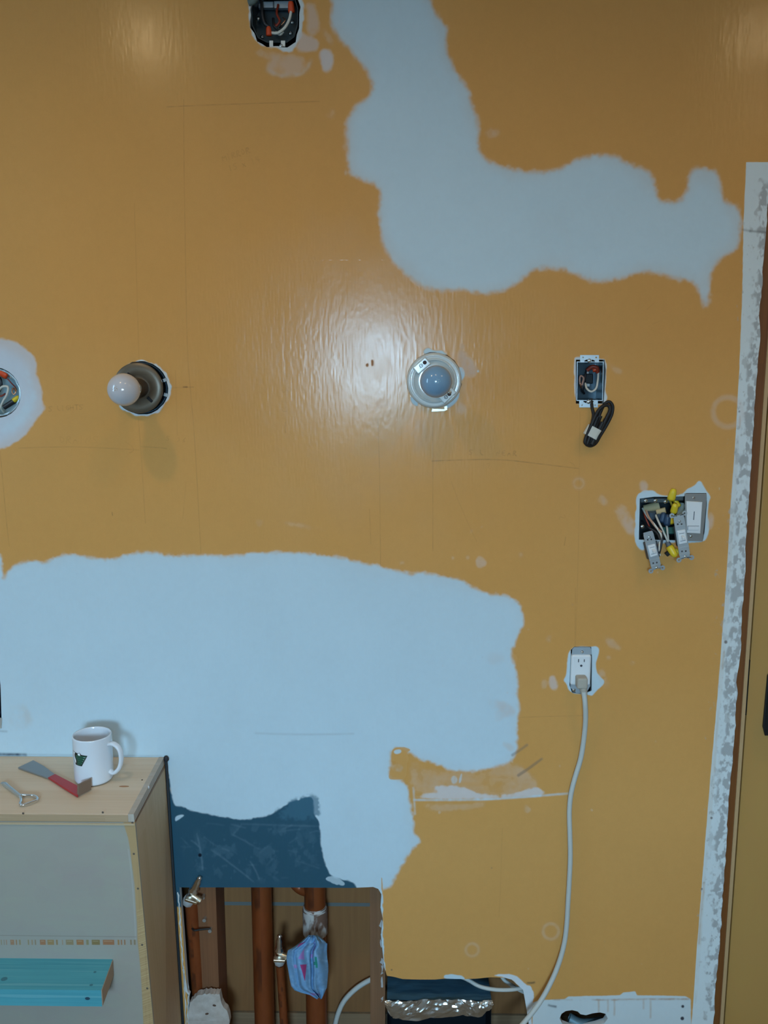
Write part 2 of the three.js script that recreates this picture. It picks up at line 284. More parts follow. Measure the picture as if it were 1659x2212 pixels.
coat([[1380, 1042], [1394, 1035], [1402, 1052], [1396, 1064], [1382, 1062]], { a: 0.5, soft: 4, c: THIN }); coat([[1535, 1098], [1542, 1125], [1534, 1150], [1526, 1130]], { a: 0.5, soft: 4, c: THIN }); coat([[1553, 1048], [1556, 1060], [1553, 1060]], { a: 0.6, soft: 1 });
coat([[1292, 1070], [1306, 1070], [1318, 1092], [1300, 1096]], { a: 0.5, soft: 6, c: THIN }); coat([[1328, 1088], [1345, 1090], [1368, 1120], [1372, 1150], [1366, 1160], [1345, 1135], [1330, 1110]], { a: 0.5, soft: 6, c: THIN, streak: [24, 12] });
coat([[1372, 1180], [1392, 1190], [1410, 1185], [1400, 1176]], { a: 0.7, soft: 3 });
coat([[1225, 1422], [1232, 1402], [1245, 1396], [1278, 1397], [1292, 1396], [1295, 1410], [1288, 1425], [1287, 1440], [1290, 1455], [1300, 1465], [1308, 1475], [1290, 1490], [1278, 1504], [1273, 1500], [1240, 1498], [1228, 1492], [1225, 1478], [1216, 1470], [1224, 1458]], { soft: 1, rag: 0.15, fine: 0.3 });
coat([[1290, 1445], [1302, 1440], [1312, 1475], [1322, 1488], [1300, 1486]], { a: 0.45, soft: 5, c: THIN }); coat([[1305, 1372], [1318, 1380], [1345, 1400], [1340, 1405], [1310, 1395]], { a: 0.3, soft: 5, c: THIN }); coat([[1310, 1415], [1320, 1418], [1318, 1428], [1308, 1425]], { a: 0.45, soft: 4, c: THIN });
coat([[1180, 1376], [1192, 1374], [1190, 1386], [1180, 1386]], { a: 0.5, soft: 4, c: THIN }); coat([[1190, 1460], [1196, 1458], [1205, 1482], [1200, 1492], [1186, 1482]], { a: 0.55, soft: 4, c: [0.62, 0.58, 0.58] }); coat([[1172, 1470], [1182, 1466], [1178, 1490], [1170, 1488]], { a: 0.3, soft: 4, c: THIN });
for (const [x, y, s, a] of [[868, 1215, 5, .4], [1010, 1205, 4, .35], [1040, 1215, 12, .4], [1125, 1200, 6, .3], [1018, 1148, 4, .4], [1033, 1150, 4, .3], [978, 1206, 4, .4], [1365, 1432, 5, .4], [1140, 1748, 10, .3], [825, 870, 14, .12], [560, 1130, 8, .15]]) coat(circle(x, y, s, 9).map((p) => [p.x + rr(-2, 2), p.y + rr(-s / 2, s / 2)]), { a, soft: 3, c: THIN });
coat([[598, 1127], [640, 1128], [680, 1140], [720, 1150], [680, 1146], [640, 1138]], { a: 0.2, soft: 4, c: THIN });
// lower skim coat
coat([[-260, 1200], [-120, 1215], [-40, 1225], [-8, 1190], [3, 1200], [4, 1256], [13, 1256], [16, 1236], [30, 1222], [48, 1214], [80, 1212], [95, 1218], [115, 1205], [140, 1195], [165, 1198], [200, 1206], [240, 1210], [270, 1198], [310, 1191], [335, 1193], [360, 1201], [420, 1198], [500, 1204], [535, 1194], [570, 1192], [600, 1194], [660, 1195], [720, 1199], [760, 1211], [810, 1219], [825, 1227], [860, 1232], [895, 1242], [905, 1236], [940, 1240], [995, 1249], [1012, 1262], [1035, 1276], [1060, 1284], [1088, 1283], [1110, 1295], [1125, 1310], [1130, 1340], [1126, 1362], [1112, 1375], [1110, 1398], [1102, 1405], [1108, 1430], [1118, 1455], [1116, 1500], [1122, 1530], [1116, 1570], [1118, 1610], [1110, 1638], [1090, 1650], [1050, 1660], [1010, 1668], [975, 1665], [940, 1650], [900, 1638], [878, 1622], [862, 1614], [845, 1612], [844, 1650], [838, 1680], [870, 1684], [882, 1700], [884, 1730], [893, 1760], [896, 1790], [893, 1802], [908, 1815], [908, 1822], [890, 1830], [878, 1852], [860, 1878], [848, 1905], [840, 1918], [828, 1915], [826, 1925], [760, 1940], [380, 1940], [366, 1700], [355, 1640], [-260, 1700]], { soft: 5, rag: 0.3, fine: 0.3, thin: 0.12 });
coat([[1040, 1500], [1060, 1510], [1100, 1520], [1116, 1540], [1108, 1550], [1085, 1545], [1080, 1560], [1066, 1556], [1074, 1535], [1050, 1520]], { a: 0.3, soft: 6, c: [0.62, 0.34, 0.20] }); coat([[1040, 1420], [1070, 1405], [1100, 1425], [1060, 1440]], { a: 0.15, soft: 8, c: [0.6, 0.4, 0.3] }); coat([[1100, 1410], [1118, 1416], [1112, 1440], [1106, 1430]], { a: 0.5, soft: 3, c: ORANGE });
coat([[1080, 1600], [1110, 1610], [1112, 1625], [1090, 1615]], { a: 0.25, soft: 5, c: [0.62, 0.36, 0.2] });
// bare orange remains and smears right of it
coat([[846, 1616], [872, 1613], [892, 1620], [876, 1626], [884, 1636], [880, 1648], [878, 1682], [860, 1684], [838, 1684], [843, 1660], [858, 1650], [852, 1642], [845, 1648]], { soft: 1, c: ORANGE, ro: 0.4, fine: 0.4, a: 0.9 });
coat([[850, 1620], [866, 1618], [868, 1626], [852, 1630]], { soft: 1, a: 0.9 }); coat([[845, 1652], [872, 1650], [870, 1668], [846, 1664]], { soft: 3, a: 0.4 });
coat([[880, 1640], [900, 1650], [940, 1658], [980, 1668], [1050, 1662], [1110, 1650], [1160, 1690], [1150, 1720], [1040, 1722], [900, 1720], [886, 1690]], { a: 0.3, soft: 8, c: THIN, rag: 0.6, streak: [40, 16] });
coat([[890, 1722], [960, 1727], [1040, 1726], [1120, 1722], [1180, 1718], [1172, 1706], [1150, 1700], [1130, 1712], [1080, 1720], [1040, 1716], [1000, 1700], [970, 1696], [930, 1700], [955, 1712], [900, 1718]], { a: 0.75, soft: 3, c: [0.64, 0.62, 0.62], fine: 0.4 });
coat([[893, 1728], [1000, 1729], [1100, 1725], [1230, 1714]], { a: 0.8, soft: 1, ring: -3 }); coat([[893, 1700], [895, 1735], [897, 1760]], { a: 0.5, soft: 1, ring: -3 });
coat([[910, 1735], [1000, 1738], [1060, 1732], [1040, 1745], [950, 1755], [920, 1748]], { a: 0.25, soft: 5, c: THIN }); coat([[972, 1680], [984, 1672], [990, 1690], [976, 1696]], { a: 0.5, soft: 2, streak: [4, 30] });
coat([[994, 1672], [1000, 1668], [996, 1690], [990, 1694]], { a: 0.6, soft: 1 });
coat([[823, 1894], [826, 1896], [829, 1960], [826, 2000]], { c: ORANGE, soft: 0, ro: 0.4, a: 0.8 });
// dark painted board under the skim coat
coat([[352, 1636], [360, 1640], [366, 1690], [372, 1720], [377, 1742], [388, 1740], [404, 1748], [430, 1756], [470, 1762], [525, 1772], [560, 1766], [590, 1758], [615, 1738], [650, 1726], [676, 1718], [678, 1760], [690, 1772], [692, 1800], [694, 1830], [700, 1858], [708, 1880], [712, 1893], [740, 1900], [760, 1904], [770, 1914], [770, 1945], [380, 1960], [340, 1960]], { c: TEAL, soft: 2, rag: 0.12, fine: 0.45, ro: 0.5 });
coat([[600, 1752], [640, 1728], [685, 1716], [684, 1745], [690, 1772], [640, 1765], [590, 1768]], { c: [0.05, 0.14, 0.20], soft: 7, rag: 0.4, fine: 1, a: 0.7, ro: 0.6 });
coat([[378, 1762], [404, 1758], [384, 1772], [378, 1776]], { soft: 1, a: 0.9 }); coat([[714, 1892], [735, 1898], [748, 1912], [730, 1912], [700, 1899]], { soft: 1, a: 0.7, fine: 0.9 });
for (const [x0, y0, x1, y1, a] of [[425, 1800, 438, 1880, .25], [455, 1835, 548, 1905, .16], [500, 1802, 560, 1835, .14], [520, 1780, 690, 1785, .12], [540, 1860, 560, 1900, .2], [640, 1860, 690, 1876, .12], [412, 1815, 430, 1830, .25]]) coat([[x0, y0], [(x0 + x1) / 2 + 4, (y0 + y1) / 2], [x1, y1]], { a, soft: 1, c: [0.3, 0.42, 0.5], ring: -2.2, ro: 0.7 });
for (let i = 0; i < 26; i++) { const x = rr(385, 690), y = rr(1775, 1905), l = rr(8, 50), an = rr(-0.9, 0.9); coat([[x, y], [x + l / 2 * Math.cos(an), y + l / 2 * Math.sin(an) + rr(-2, 2)], [x + l * Math.cos(an), y + l * Math.sin(an)]], { a: rr(0.05, 0.14), soft: 1, c: [0.3, 0.42, 0.5], ring: -2, ro: 0.7 }); }
coat([[400, 1780], [560, 1785], [690, 1780], [690, 1900], [400, 1905]], { a: 0.16, soft: 10, c: [0.14, 0.24, 0.30], patch: 0.5, ro: 0.6 });
coat(circle(432, 1847, 4, 10).map((p) => [p.x, p.y]), { c: [0.005, 0.01, 0.02], soft: 1 });
// dirt in the skim coat by the left edge and above the bench
coat([[18, 1520], [50, 1512], [78, 1540], [70, 1575], [30, 1578], [12, 1560]], { a: 0.32, soft: 12, c: [0.55, 0.42, 0.32], rag: 0.5 }); 
coat([[550, 1584], [610, 1586], [680, 1587], [765, 1585]], { a: 0.45, soft: 1, c: [0.35, 0.40, 0.42], ring: -2.5 }); coat([[-30, 1629], [10, 1629], [40, 1630], [58, 1630]], { a: 0.9, soft: 1, c: [0.03, 0.05, 0.08], ring: -5 }); coat([[58, 1630], [200, 1632], [350, 1633]], { a: 0.35, soft: 1, c: [0.1, 0.12, 0.14], ring: -2 });
coat([[-20, 1578], [0, 1580], [16, 1580]], { a: 0.6, soft: 1, c: [0.2, 0.24, 0.26], ring: -3 });
// bare strip where the door casing was, and where the baseboard was
const stripL = [[1612, 350], [1606, 480], [1603, 640], [1597, 800], [1589, 940], [1578, 1100], [1567, 1280], [1552, 1480], [1537, 1650], [1520, 1860], [1506, 2040], [1497, 2170]];
coat([...stripL, [1490, 2260], [1700, 2260], [1700, 350]], { soft: 0, sharp: true, c: [0.66, 0.71, 0.70], ro: 0.95 });
coat([...stripL.slice(4).map(([x, y]) => [x + 1, y]), ...stripL.slice(4).reverse().map(([x, y]) => [x + 9, y])], { soft: 1, rag: 0.9, a: 0.35, c: [0.55, 0.50, 0.42] });
{                                                                     // grey paper torn off along the raw edge
  const edgeX = (y) => 1662 - 0.064 * (y - 350) - (y < 900 ? 0 : 5), band = (w0, w1) => { const o = []; for (let y = 380; y < 2215; y += 45) o.push([edgeX(y) - w0 - rr(0, 10), y + rr(-14, 14)]); for (let y = 2215; y > 380; y -= 45) o.push([edgeX(y) + w1, y]); return o; };
  coat(band(10, 12), { soft: 4, a: 0.8, c: [0.34, 0.34, 0.33], rag: 0.8, fine: 0.8, patch: 0.42, grain: 8 }); coat(band(24, 0), { soft: 5, a: 0.6, c: [0.40, 0.40, 0.38], rag: 0.8, fine: 0.8, patch: 0.58, grain: 7 }); coat(band(44, 0), { soft: 4, a: 0.55, c: [0.36, 0.34, 0.30], rag: 0.8, fine: 0.8, patch: 0.73, grain: 5 });
}
coat([[1603, 496], [1622, 500], [1640, 500], [1660, 503]], { a: 0.8, soft: 1, c: [0.06, 0.06, 0.05], ring: -1.6 }); coat(circle(1620, 500, 3, 8).map((p) => [p.x, p.y]), { a: 0.6, soft: 1, c: [0.1, 0.1, 0.1] });
coat([[1597, 895], [1600, 895], [1600, 925], [1596, 928]], { a: 0.5, soft: 1, c: [0.5, 0.36, 0.25] }); coat(circle(1597, 889, 2.5, 8).map((p) => [p.x, p.y]), { c: [0.12, 0.12, 0.13], soft: 1 });
for (const [x, y, s] of [[1568, 1387, 4], [1537, 1767, 3], [1516, 1920, 3]]) coat(circle(x, y, s, 8).map((p) => [p.x, p.y]), { c: [0.22, 0.20, 0.18], soft: 1 });
coat([[1563, 1402], [1566, 1402], [1561, 1450], [1558, 1450]], { a: 0.5, soft: 1, c: [0.5, 0.4, 0.3] }); coat([[1520, 1905], [1521, 1920], [1512, 1985], [1510, 2040]], { a: 0.5, soft: 1, c: [0.5, 0.30, 0.15], ring: -3 }); coat([[1550, 1560], [1547, 1610], [1543, 1670]], { a: 0.35, soft: 1, c: [0.5, 0.38, 0.26], ring: -2 });
coat([[1150, 2166], [1165, 2160], [1220, 2158], [1228, 2152], [1340, 2150], [1346, 2144], [1372, 2141], [1376, 2150], [1480, 2152], [1492, 2158], [1494, 2260], [1150, 2290]], { soft: 1, sharp: true, c: [0.60, 0.66, 0.66], ro: 0.8 });
coat([[1165, 2159], [1240, 2159], [1330, 2160], [1400, 2158], [1490, 2158]], { a: 0.6, soft: 1, c: [0.36, 0.18, 0.08], ring: -2.5, fine: 0.8, rag: 0.8 });
for (const [x, l] of [[1293, 30], [1313, 26], [1327, 34], [1405, 40], [1390, 20]]) coat([[x, 2160], [x + 1, 2160 + l / 2], [x, 2160 + l]], { a: 0.5, soft: 1, c: [0.45, 0.22, 0.07], ring: -2.5 });
for (const [x, y, s] of [[1165, 2171, 2.5], [1475, 2174, 4], [1474, 2200, 4]]) coat(circle(x, y, s, 8).map((p) => [p.x, p.y]), { c: [0.05, 0.05, 0.06], soft: 1 });
coat([[1184, 2171], [1192, 2174], [1202, 2175]], { c: [0.04, 0.04, 0.05], soft: 1, ring: -4 });
coat([[1055, 2107], [1090, 2103], [1112, 2105], [1128, 2118], [1136, 2128], [1148, 2130], [1154, 2150], [1150, 2175], [1148, 2230], [1136, 2230], [1130, 2140], [1105, 2113]], { soft: 1, fine: 0.6, c: [0.66, 0.70, 0.72] }); coat([[958, 2104], [980, 2105], [1000, 2108], [1006, 2118], [958, 2116]], { soft: 1, fine: 0.6 });
coat([[1138, 2123], [1150, 2124], [1156, 2122]], { c: [0.05, 0.04, 0.03], soft: 1, ring: -3 });
coat([[818, 1915], [827, 1925], [826, 1990], [829, 2060], [834, 2110], [820, 2110]], { soft: 1, fine: 0.9, rag: 0.5 });
// rings left by cups, screw anchors, scuffs
for (const [x, y, r] of [[1572, 890, 32], [1190, 2012, 17], [1020, 2052, 14], [1250, 1044, 11], [1600, 2016, 20]]) coat(circle(x, y, r, 28).map((p) => [p.x, p.y]), { a: 0.3, soft: 2, c: THIN, ring: r / 4 });
for (const [x0, y0, x1, y1, a] of [[1172, 1638, 1118, 1676, .5], [1140, 1608, 1105, 1632, .45], [1045, 1766, 1036, 1776, .4], [1025, 1640, 1010, 1668, .0]]) coat([[x0, y0], [(x0 + x1) / 2, (y0 + y1) / 2 + 2], [x1, y1]], { a, soft: 1, c: [0.16, 0.12, 0.09], ring: -4, rag: 0.9 });
for (let i = 0; i < 60; i++) { const x = rr(840, 1500), y = rr(1000, 2100), s = rr(1, 3.2); if (y > 1290 || x > 1000) coat(circle(x, y, s, 7).map((p) => [p.x + rr(-1, 1), p.y + rr(-2, 2)]), { a: rr(0.1, 0.35), soft: 1, c: rnd() < 0.6 ? THIN : [0.3, 0.15, 0.05] }); }
for (const [x, y] of [[846, 2095], [1062, 1875], [518, 227], [630, 236]]) coat(circle(x, y, 2, 7).map((p) => [p.x, p.y]), { a: 0.8, soft: 1, c: [0.06, 0.05, 0.04] });

// pencil: lines and notes
const [pc, pg] = canvasOf(N, N);
pg.lineCap = 'round'; pg.lineJoin = 'round';
const pencil = (pts, a = 0.35, w = 1.3) => { pg.strokeStyle = `rgba(0,0,0,${a})`; pg.lineWidth = w; tracePath(pg, pts.map(([x, y]) => T(x, y)), false); pg.stroke(); };
const STROKES = {
  S: [[[1, .1], [.4, 0], [0, .25], [.9, .7], [.6, 1], [0, .9]]], L: [[[.1, 0], [0, 1], [.8, .95]]], I: [[[.3, 0], [.3, 1]]], G: [[[.9, .2], [.4, 0], [0, .5], [.4, 1], [.9, .8], [.9, .5], [.5, .5]]],
  H: [[[0, 0], [0, 1]], [[.8, 0], [.8, 1]], [[0, .5], [.8, .5]]], T: [[[0, 0], [1, 0]], [[.5, 0], [.5, 1]]], M: [[[0, 1], [0, 0], [.45, .7], [.9, 0], [.9, 1]]], R: [[[0, 1], [0, 0], [.7, .1], [.7, .4], [0, .5], [.8, 1]]],
  O: [[[.4, 0], [0, .5], [.4, 1], [.8, .5], [.4, 0]]], D: [[[0, 0], [0, 1], [.7, .7], [.7, .3], [0, 0]]], A: [[[0, 1], [.4, 0], [.8, 1]], [[.2, .6], [.6, .6]]], N: [[[0, 1], [0, 0], [.8, 1], [.8, 0]]], E: [[[.8, 0], [0, 0], [0, 1], [.8, 1]], [[0, .5], [.6, .5]]],
  1: [[[.3, 0], [.3, 1]]], 5: [[[.8, 0], [.1, 0], [.1, .4], [.7, .5], [.6, 1], [0, .9]]], 4: [[[.2, 0], [0, .6], [.8, .6]], [[.6, 0], [.6, 1]]], 2: [[[0, .2], [.5, 0], [.7, .3], [0, 1], [.8, 1]]], x: [[[0, .4], [.6, 1]], [[.6, .4], [0, 1]]], 3: [[[0, .1], [.6, 0], [.3, .45], [.7, .7], [0, 1]]], 6: [[[.6, 0], [0, .6], [.3, 1], [.7, .75], [.1, .6]]], ' ': [],
};
function note(text, x, y, size, ang, a, gap = 1.15) {
  const c = Math.cos(ang), s = Math.sin(ang);
  [...text].forEach((ch, i) => { for (const st of STROKES[ch] ?? []) pencil(st.map(([u, v]) => { const X = (u + i * gap) * size * 0.75 + rr(-.4, .4), Y = v * size + rr(-.4, .4); return [x + X * c - Y * s, y + X * s + Y * c]; }), a * rr(0.6, 1.2), 1.2); });
}
pencil([[360, 231], [395, 229], [520, 224], [690, 219]], 0.32); pencil([[397, 215], [397, 330], [400, 520], [404, 760], [412, 850], [420, 940], [428, 1080], [434, 1195]], 0.22);
pencil([[290, 440], [294, 560], [298, 700], [300, 775]], 0.13, 1.6); pencil([[299, 905], [304, 970], [310, 1060], [314, 1130]], 0.2);
pencil([[0, 975], [8, 1060], [16, 1150], [20, 1180]], 0.28); pencil([[40, 968], [120, 965], [200, 966], [300, 972]], 0.22); pencil([[272, 955], [300, 972], [280, 978]], 0.25); pencil([[304, 965], [340, 966], [360, 969]], 0.3);
pencil([[368, 838], [418, 836]], 0.22); pencil([[396, 836], [404, 836]], 0.6, 2.5); pencil([[379, 800], [383, 940]], 0.14);
pencil([[816, 905], [820, 1000], [821, 1120], [822, 1222]], 0.24); pencil([[935, 895], [935, 1000], [935, 1100], [935, 1190]], 0.26); pencil([[933, 996], [1000, 993], [1080, 992], [1150, 1000], [1250, 1012]], 0.36, 1.5); pencil([[1232, 999], [1247, 1006], [1240, 1012]], 0.22);
pencil([[1253, 890], [1251, 1100], [1248, 1250], [1243, 1400]], 0.16); pencil([[1243, 1270], [1242, 1400]], 0.2); pencil([[1222, 1160], [1219, 1178]], 0.35); pencil([[798, 1100], [801, 1175]], 0.2); pencil([[975, 1040], [985, 1070], [1000, 1105], [1015, 1140], [1030, 1170]], 0.12);
pencil([[1120, 1550], [1180, 1547], [1260, 1546]], 0.2); pencil([[1085, 1790], [1082, 1900], [1078, 1980]], 0.1, 2); pencil([[613, 690], [617, 800], [618, 920]], 0.06, 3); pencil([[616, 913], [617, 935]], 0.3); pencil([[242, 1107], [243, 1113]], 0.4, 2);
pencil([[402, 1040], [395, 1120]], 0.08, 2); pencil([[1398, 668], [1412, 655]], 0.12); pencil([[1410, 700], [1428, 692]], 0.1);
note('S LIGHTS', 104, 878, 11, -0.06, 0.34); note('DRAINS', 130, 942, 16, 0.0, 0.11); note('MIRROR', 478, 336, 13, -0.3, 0.34, 1.1); note('15 x 14', 492, 358, 13, -0.3, 0.22, 1.05);
coat([[888, 905], [925, 900], [935, 960], [925, 995], [890, 985]], { a: 0.22, soft: 8, c: [0.36, 0.25, 0.14], rag: 0.5, ro: 0.35 }); note('S L  NEAR', 1013, 971, 11, 0.03, 0.36, 1.45); note('12', 1042, 1000, 12, 0, 0.12); note('5 36', 360, 942, 10, 0.1, 0.2, 1.6); note('2', 1221, 1112, 14, 1.4, 0.12);
note('15 3', 621, 820, 12, Math.PI / 2, 0.16, 2.4);
{
  const d = pg.getImageData(0, 0, N, N).data;
  for (let k = 0; k < N * N; k++) { const a = d[k * 4 + 3] / 255; if (a > 0) { const q = a * (0.75 + 1.2 * noiseB[k]); for (let c = 0; c < 3; c++) col[k * 3 + c] *= 1 - clamp(q, 0, 0.9) * (c === 2 ? 0.7 : 0.85); } }
}
function bake(get, data) {
  const px = new Uint8Array(N * N * 4);
  for (let j = 0; j < N; j++) for (let i = 0; i < N; i++) { const k = j * N + i, o = ((N - 1 - j) * N + i) * 4; if (data) px[o] = px[o + 1] = px[o + 2] = clamp(get(k), 0, 1) * 255; else for (let c = 0; c < 3; c++) px[o + c] = clamp(toS(col[k * 3 + c]), 0, 255); px[o + 3] = 255; }
  const t = new THREE.DataTexture(px, N, N); t.magFilter = THREE.LinearFilter; t.minFilter = THREE.LinearMipmapLinearFilter; t.generateMipmaps = true; if (!data) t.colorSpace = THREE.SRGBColorSpace;
  t.repeat.set(1 / tw, 1 / th); t.offset.set(-TX.x0 / tw, -TX.y0 / th); t.needsUpdate = true; return t;
}
// brush marks and orange peel of the gloss paint
const brush = texture(1024, 1024, (u, v) => { const p = (a, b) => { const s = 1; return vnoise((u % s) * a, (v % s) * b); }; return 0.5 + 0.45 * (p(190, 36) - 0.5) + 0.3 * (p(80, 9) - 0.5) + 0.3 * (p(120, 80) - 0.5); }, true);
brush.repeat.set(1 / 0.6, 1 / 0.6);
const wallPaint = new THREE.MeshPhysicalMaterial({ specularIntensity: 0.46, map: bake(null), roughnessMap: bake((k) => rough[k], true), roughness: 1, metalness: 0, bumpMap: brush, bumpScale: 0.0002 });

// ------------------------------------------------------------------ the front wall with its openings
const WALL_T = 0.016;
const pixPoly = (pts, z = 0) => pts.map(([x, y]) => W(x, y, z));
const ragged = (pts, amp) => pts.map((p) => V(p.x + rr(-amp, amp), p.y + rr(-amp, amp), p.z));
function densify(pts, step) { const out = []; pts.forEach((p, i) => { const q = pts[(i + 1) % pts.length], n = Math.max(1, Math.round(p.distanceTo(q) / step)); for (let k = 0; k < n; k++) out.push(p.clone().lerp(q, k / n)); }); return out; }
const circlePx = (cx, cy, r, n = 28) => circle(cx, cy, r, n).map((p) => [p.x, p.y]);
const wc = (px, py, rpx, n) => { const c = W(px, py), r = W(px + rpx, py).x - c.x; return circle(c.x, c.y, r, n); };
const DOOR = { x0: 0.7165, x1: 1.56, y1: 1.937 };
const holes = {
  topBox: ragged(densify(pixPoly([[541, 20], [541, 58], [556, 88], [577, 102], [622, 102], [638, 90], [647, 60], [648, 15], [640, -12], [615, -26], [572, -26], [548, -10]]), 0.012), 0.0012),
  leftBox: wc(-9, 848, 54, 26),
  lampA: ragged(wc(306, 838, 57, 40), 0.0008), lampB: ragged(wc(938, 821, 59.5, 40), 0.001),
  device: pixPoly([[1244, 777], [1306, 777], [1309, 800], [1304, 872], [1244, 872]]),
  gang: pixPoly([[1382, 1077], [1413, 1073], [1440, 1073], [1478, 1072], [1482, 1065], [1526, 1065], [1527, 1090], [1522, 1150], [1518, 1168], [1380, 1166]]),
  outlet: pixPoly([[1233, 1404], [1240, 1397], [1277, 1397], [1279, 1420], [1278, 1492], [1262, 1499], [1236, 1497], [1230, 1480]]),
  edgeBox: pixPoly([[-66, 1452], [-2, 1452], [1, 1480], [4, 1570], [-66, 1570]]),
  cavity: [...pixPoly([[388, 1917], [450, 1917], [600, 1917], [760, 1918], [806, 1916], [817, 1920], [824, 1932], [822, 1960], [827, 1985], [823, 2020], [827, 2060], [830, 2090], [836, 2108], [850, 2110], [870, 2115], [905, 2116], [940, 2116], [960, 2114], [1000, 2115], [1030, 2114], [1060, 2111], [1090, 2112], [1105, 2116], [1118, 2128], [1130, 2138], [1134, 2160], [1139, 2190], [1143, 2215]]), V(W(1146, 2215).x, 0.03, 0), V(W(412, 2215).x, 0.03, 0)],
  lowHole: pixPoly([[1209, 2200], [1213, 2190], [1222, 2184], [1236, 2182], [1248, 2185], [1254, 2191], [1266, 2193], [1280, 2189], [1296, 2187], [1308, 2190], [1313, 2200], [1306, 2210], [1288, 2216], [1262, 2222], [1236, 2222], [1216, 2214]]),
};
{
  const right = [];                                                   // raw edge of the plaster at the door
  for (let y = 0; y < DOOR.y1; y += 0.012) right.push(V(DOOR.x0 + 0.006 * (fbm(y * 14, 3, 3) - 0.5) + 0.005 * (fbm(y * 70, 9, 2) - 0.5) + 0.003 * Math.sin(y * 2.2), y, 0));
  const head = []; for (let x = DOOR.x0 + 0.004; x < DOOR.x1; x += 0.014) head.push(V(x, DOOR.y1 + 0.006 * (fbm(x * 30, 5, 3) - 0.5), 0));
  const outer = [V(ROOM.x0, 0, 0), ...right, ...head, V(DOOR.x1, DOOR.y1, 0), V(DOOR.x1, 0, 0), V(ROOM.x1, 0, 0), V(ROOM.x1, ROOM.top, 0), V(ROOM.x0, ROOM.top, 0)];
  const g = new THREE.ExtrudeGeometry(shapeOf(outer, Object.values(holes)), { depth: WALL_T, bevelEnabled: false }).translate(0, 0, -WALL_T);
  struct('wall_front', g, [wallPaint, M.plasterEdge], 'orange gloss painted plaster wall with white skim coat patches and cut openings', 'wall');
}
// inside of the wall: dark boards at the back, floor plate
const BACK_Z = -0.115;
const boardTex = woodTexture([0.300, 0.135, 0.042], [0.200, 0.083, 0.025], 0.3, 0.5, 3);
const boardMat = std(1, 1, 1, 0.75, 0, { map: boardTex });
{
  const seamY = W(600, 1952, BACK_Z).y, lowY = W(600, 2184, BACK_Z).y;
  const inner = struct('wall_inner', span(ROOM.x0, ROOM.x1, 0, ROOM.top, BACK_Z - 0.03, BACK_Z - 0.012), boardMat, 'brown backing boards seen inside the opened wall', 'wall');
  part('backing_board', metreUV(span(-0.62, 0.62, seamY + 0.003, 0.75, BACK_Z - 0.012, BACK_Z + 0.001)), boardMat, inner);
  part('backing_board', metreUV(span(-0.62, 0.62, lowY, seamY - 0.003, BACK_Z - 0.012, BACK_Z)), boardMat, inner);
  part('joint_filler', span(-0.62, 0.62, seamY - 0.0045, seamY + 0.0045, BACK_Z - 0.012, BACK_Z + 0.0012), std(0.13, 0.14, 0.13, 0.9), inner, 'pale joint between backing boards');
  part('floor_plate', metreUV(span(-0.62, 0.62, 0, lowY - 0.002, BACK_Z - 0.012, BACK_Z + 0.004), true), std(1, 1, 1, 0.8, 0, { map: woodTexture([0.30, 0.19, 0.10], [0.19, 0.11, 0.055], 0.3, 0.5, 12) }), inner);
}
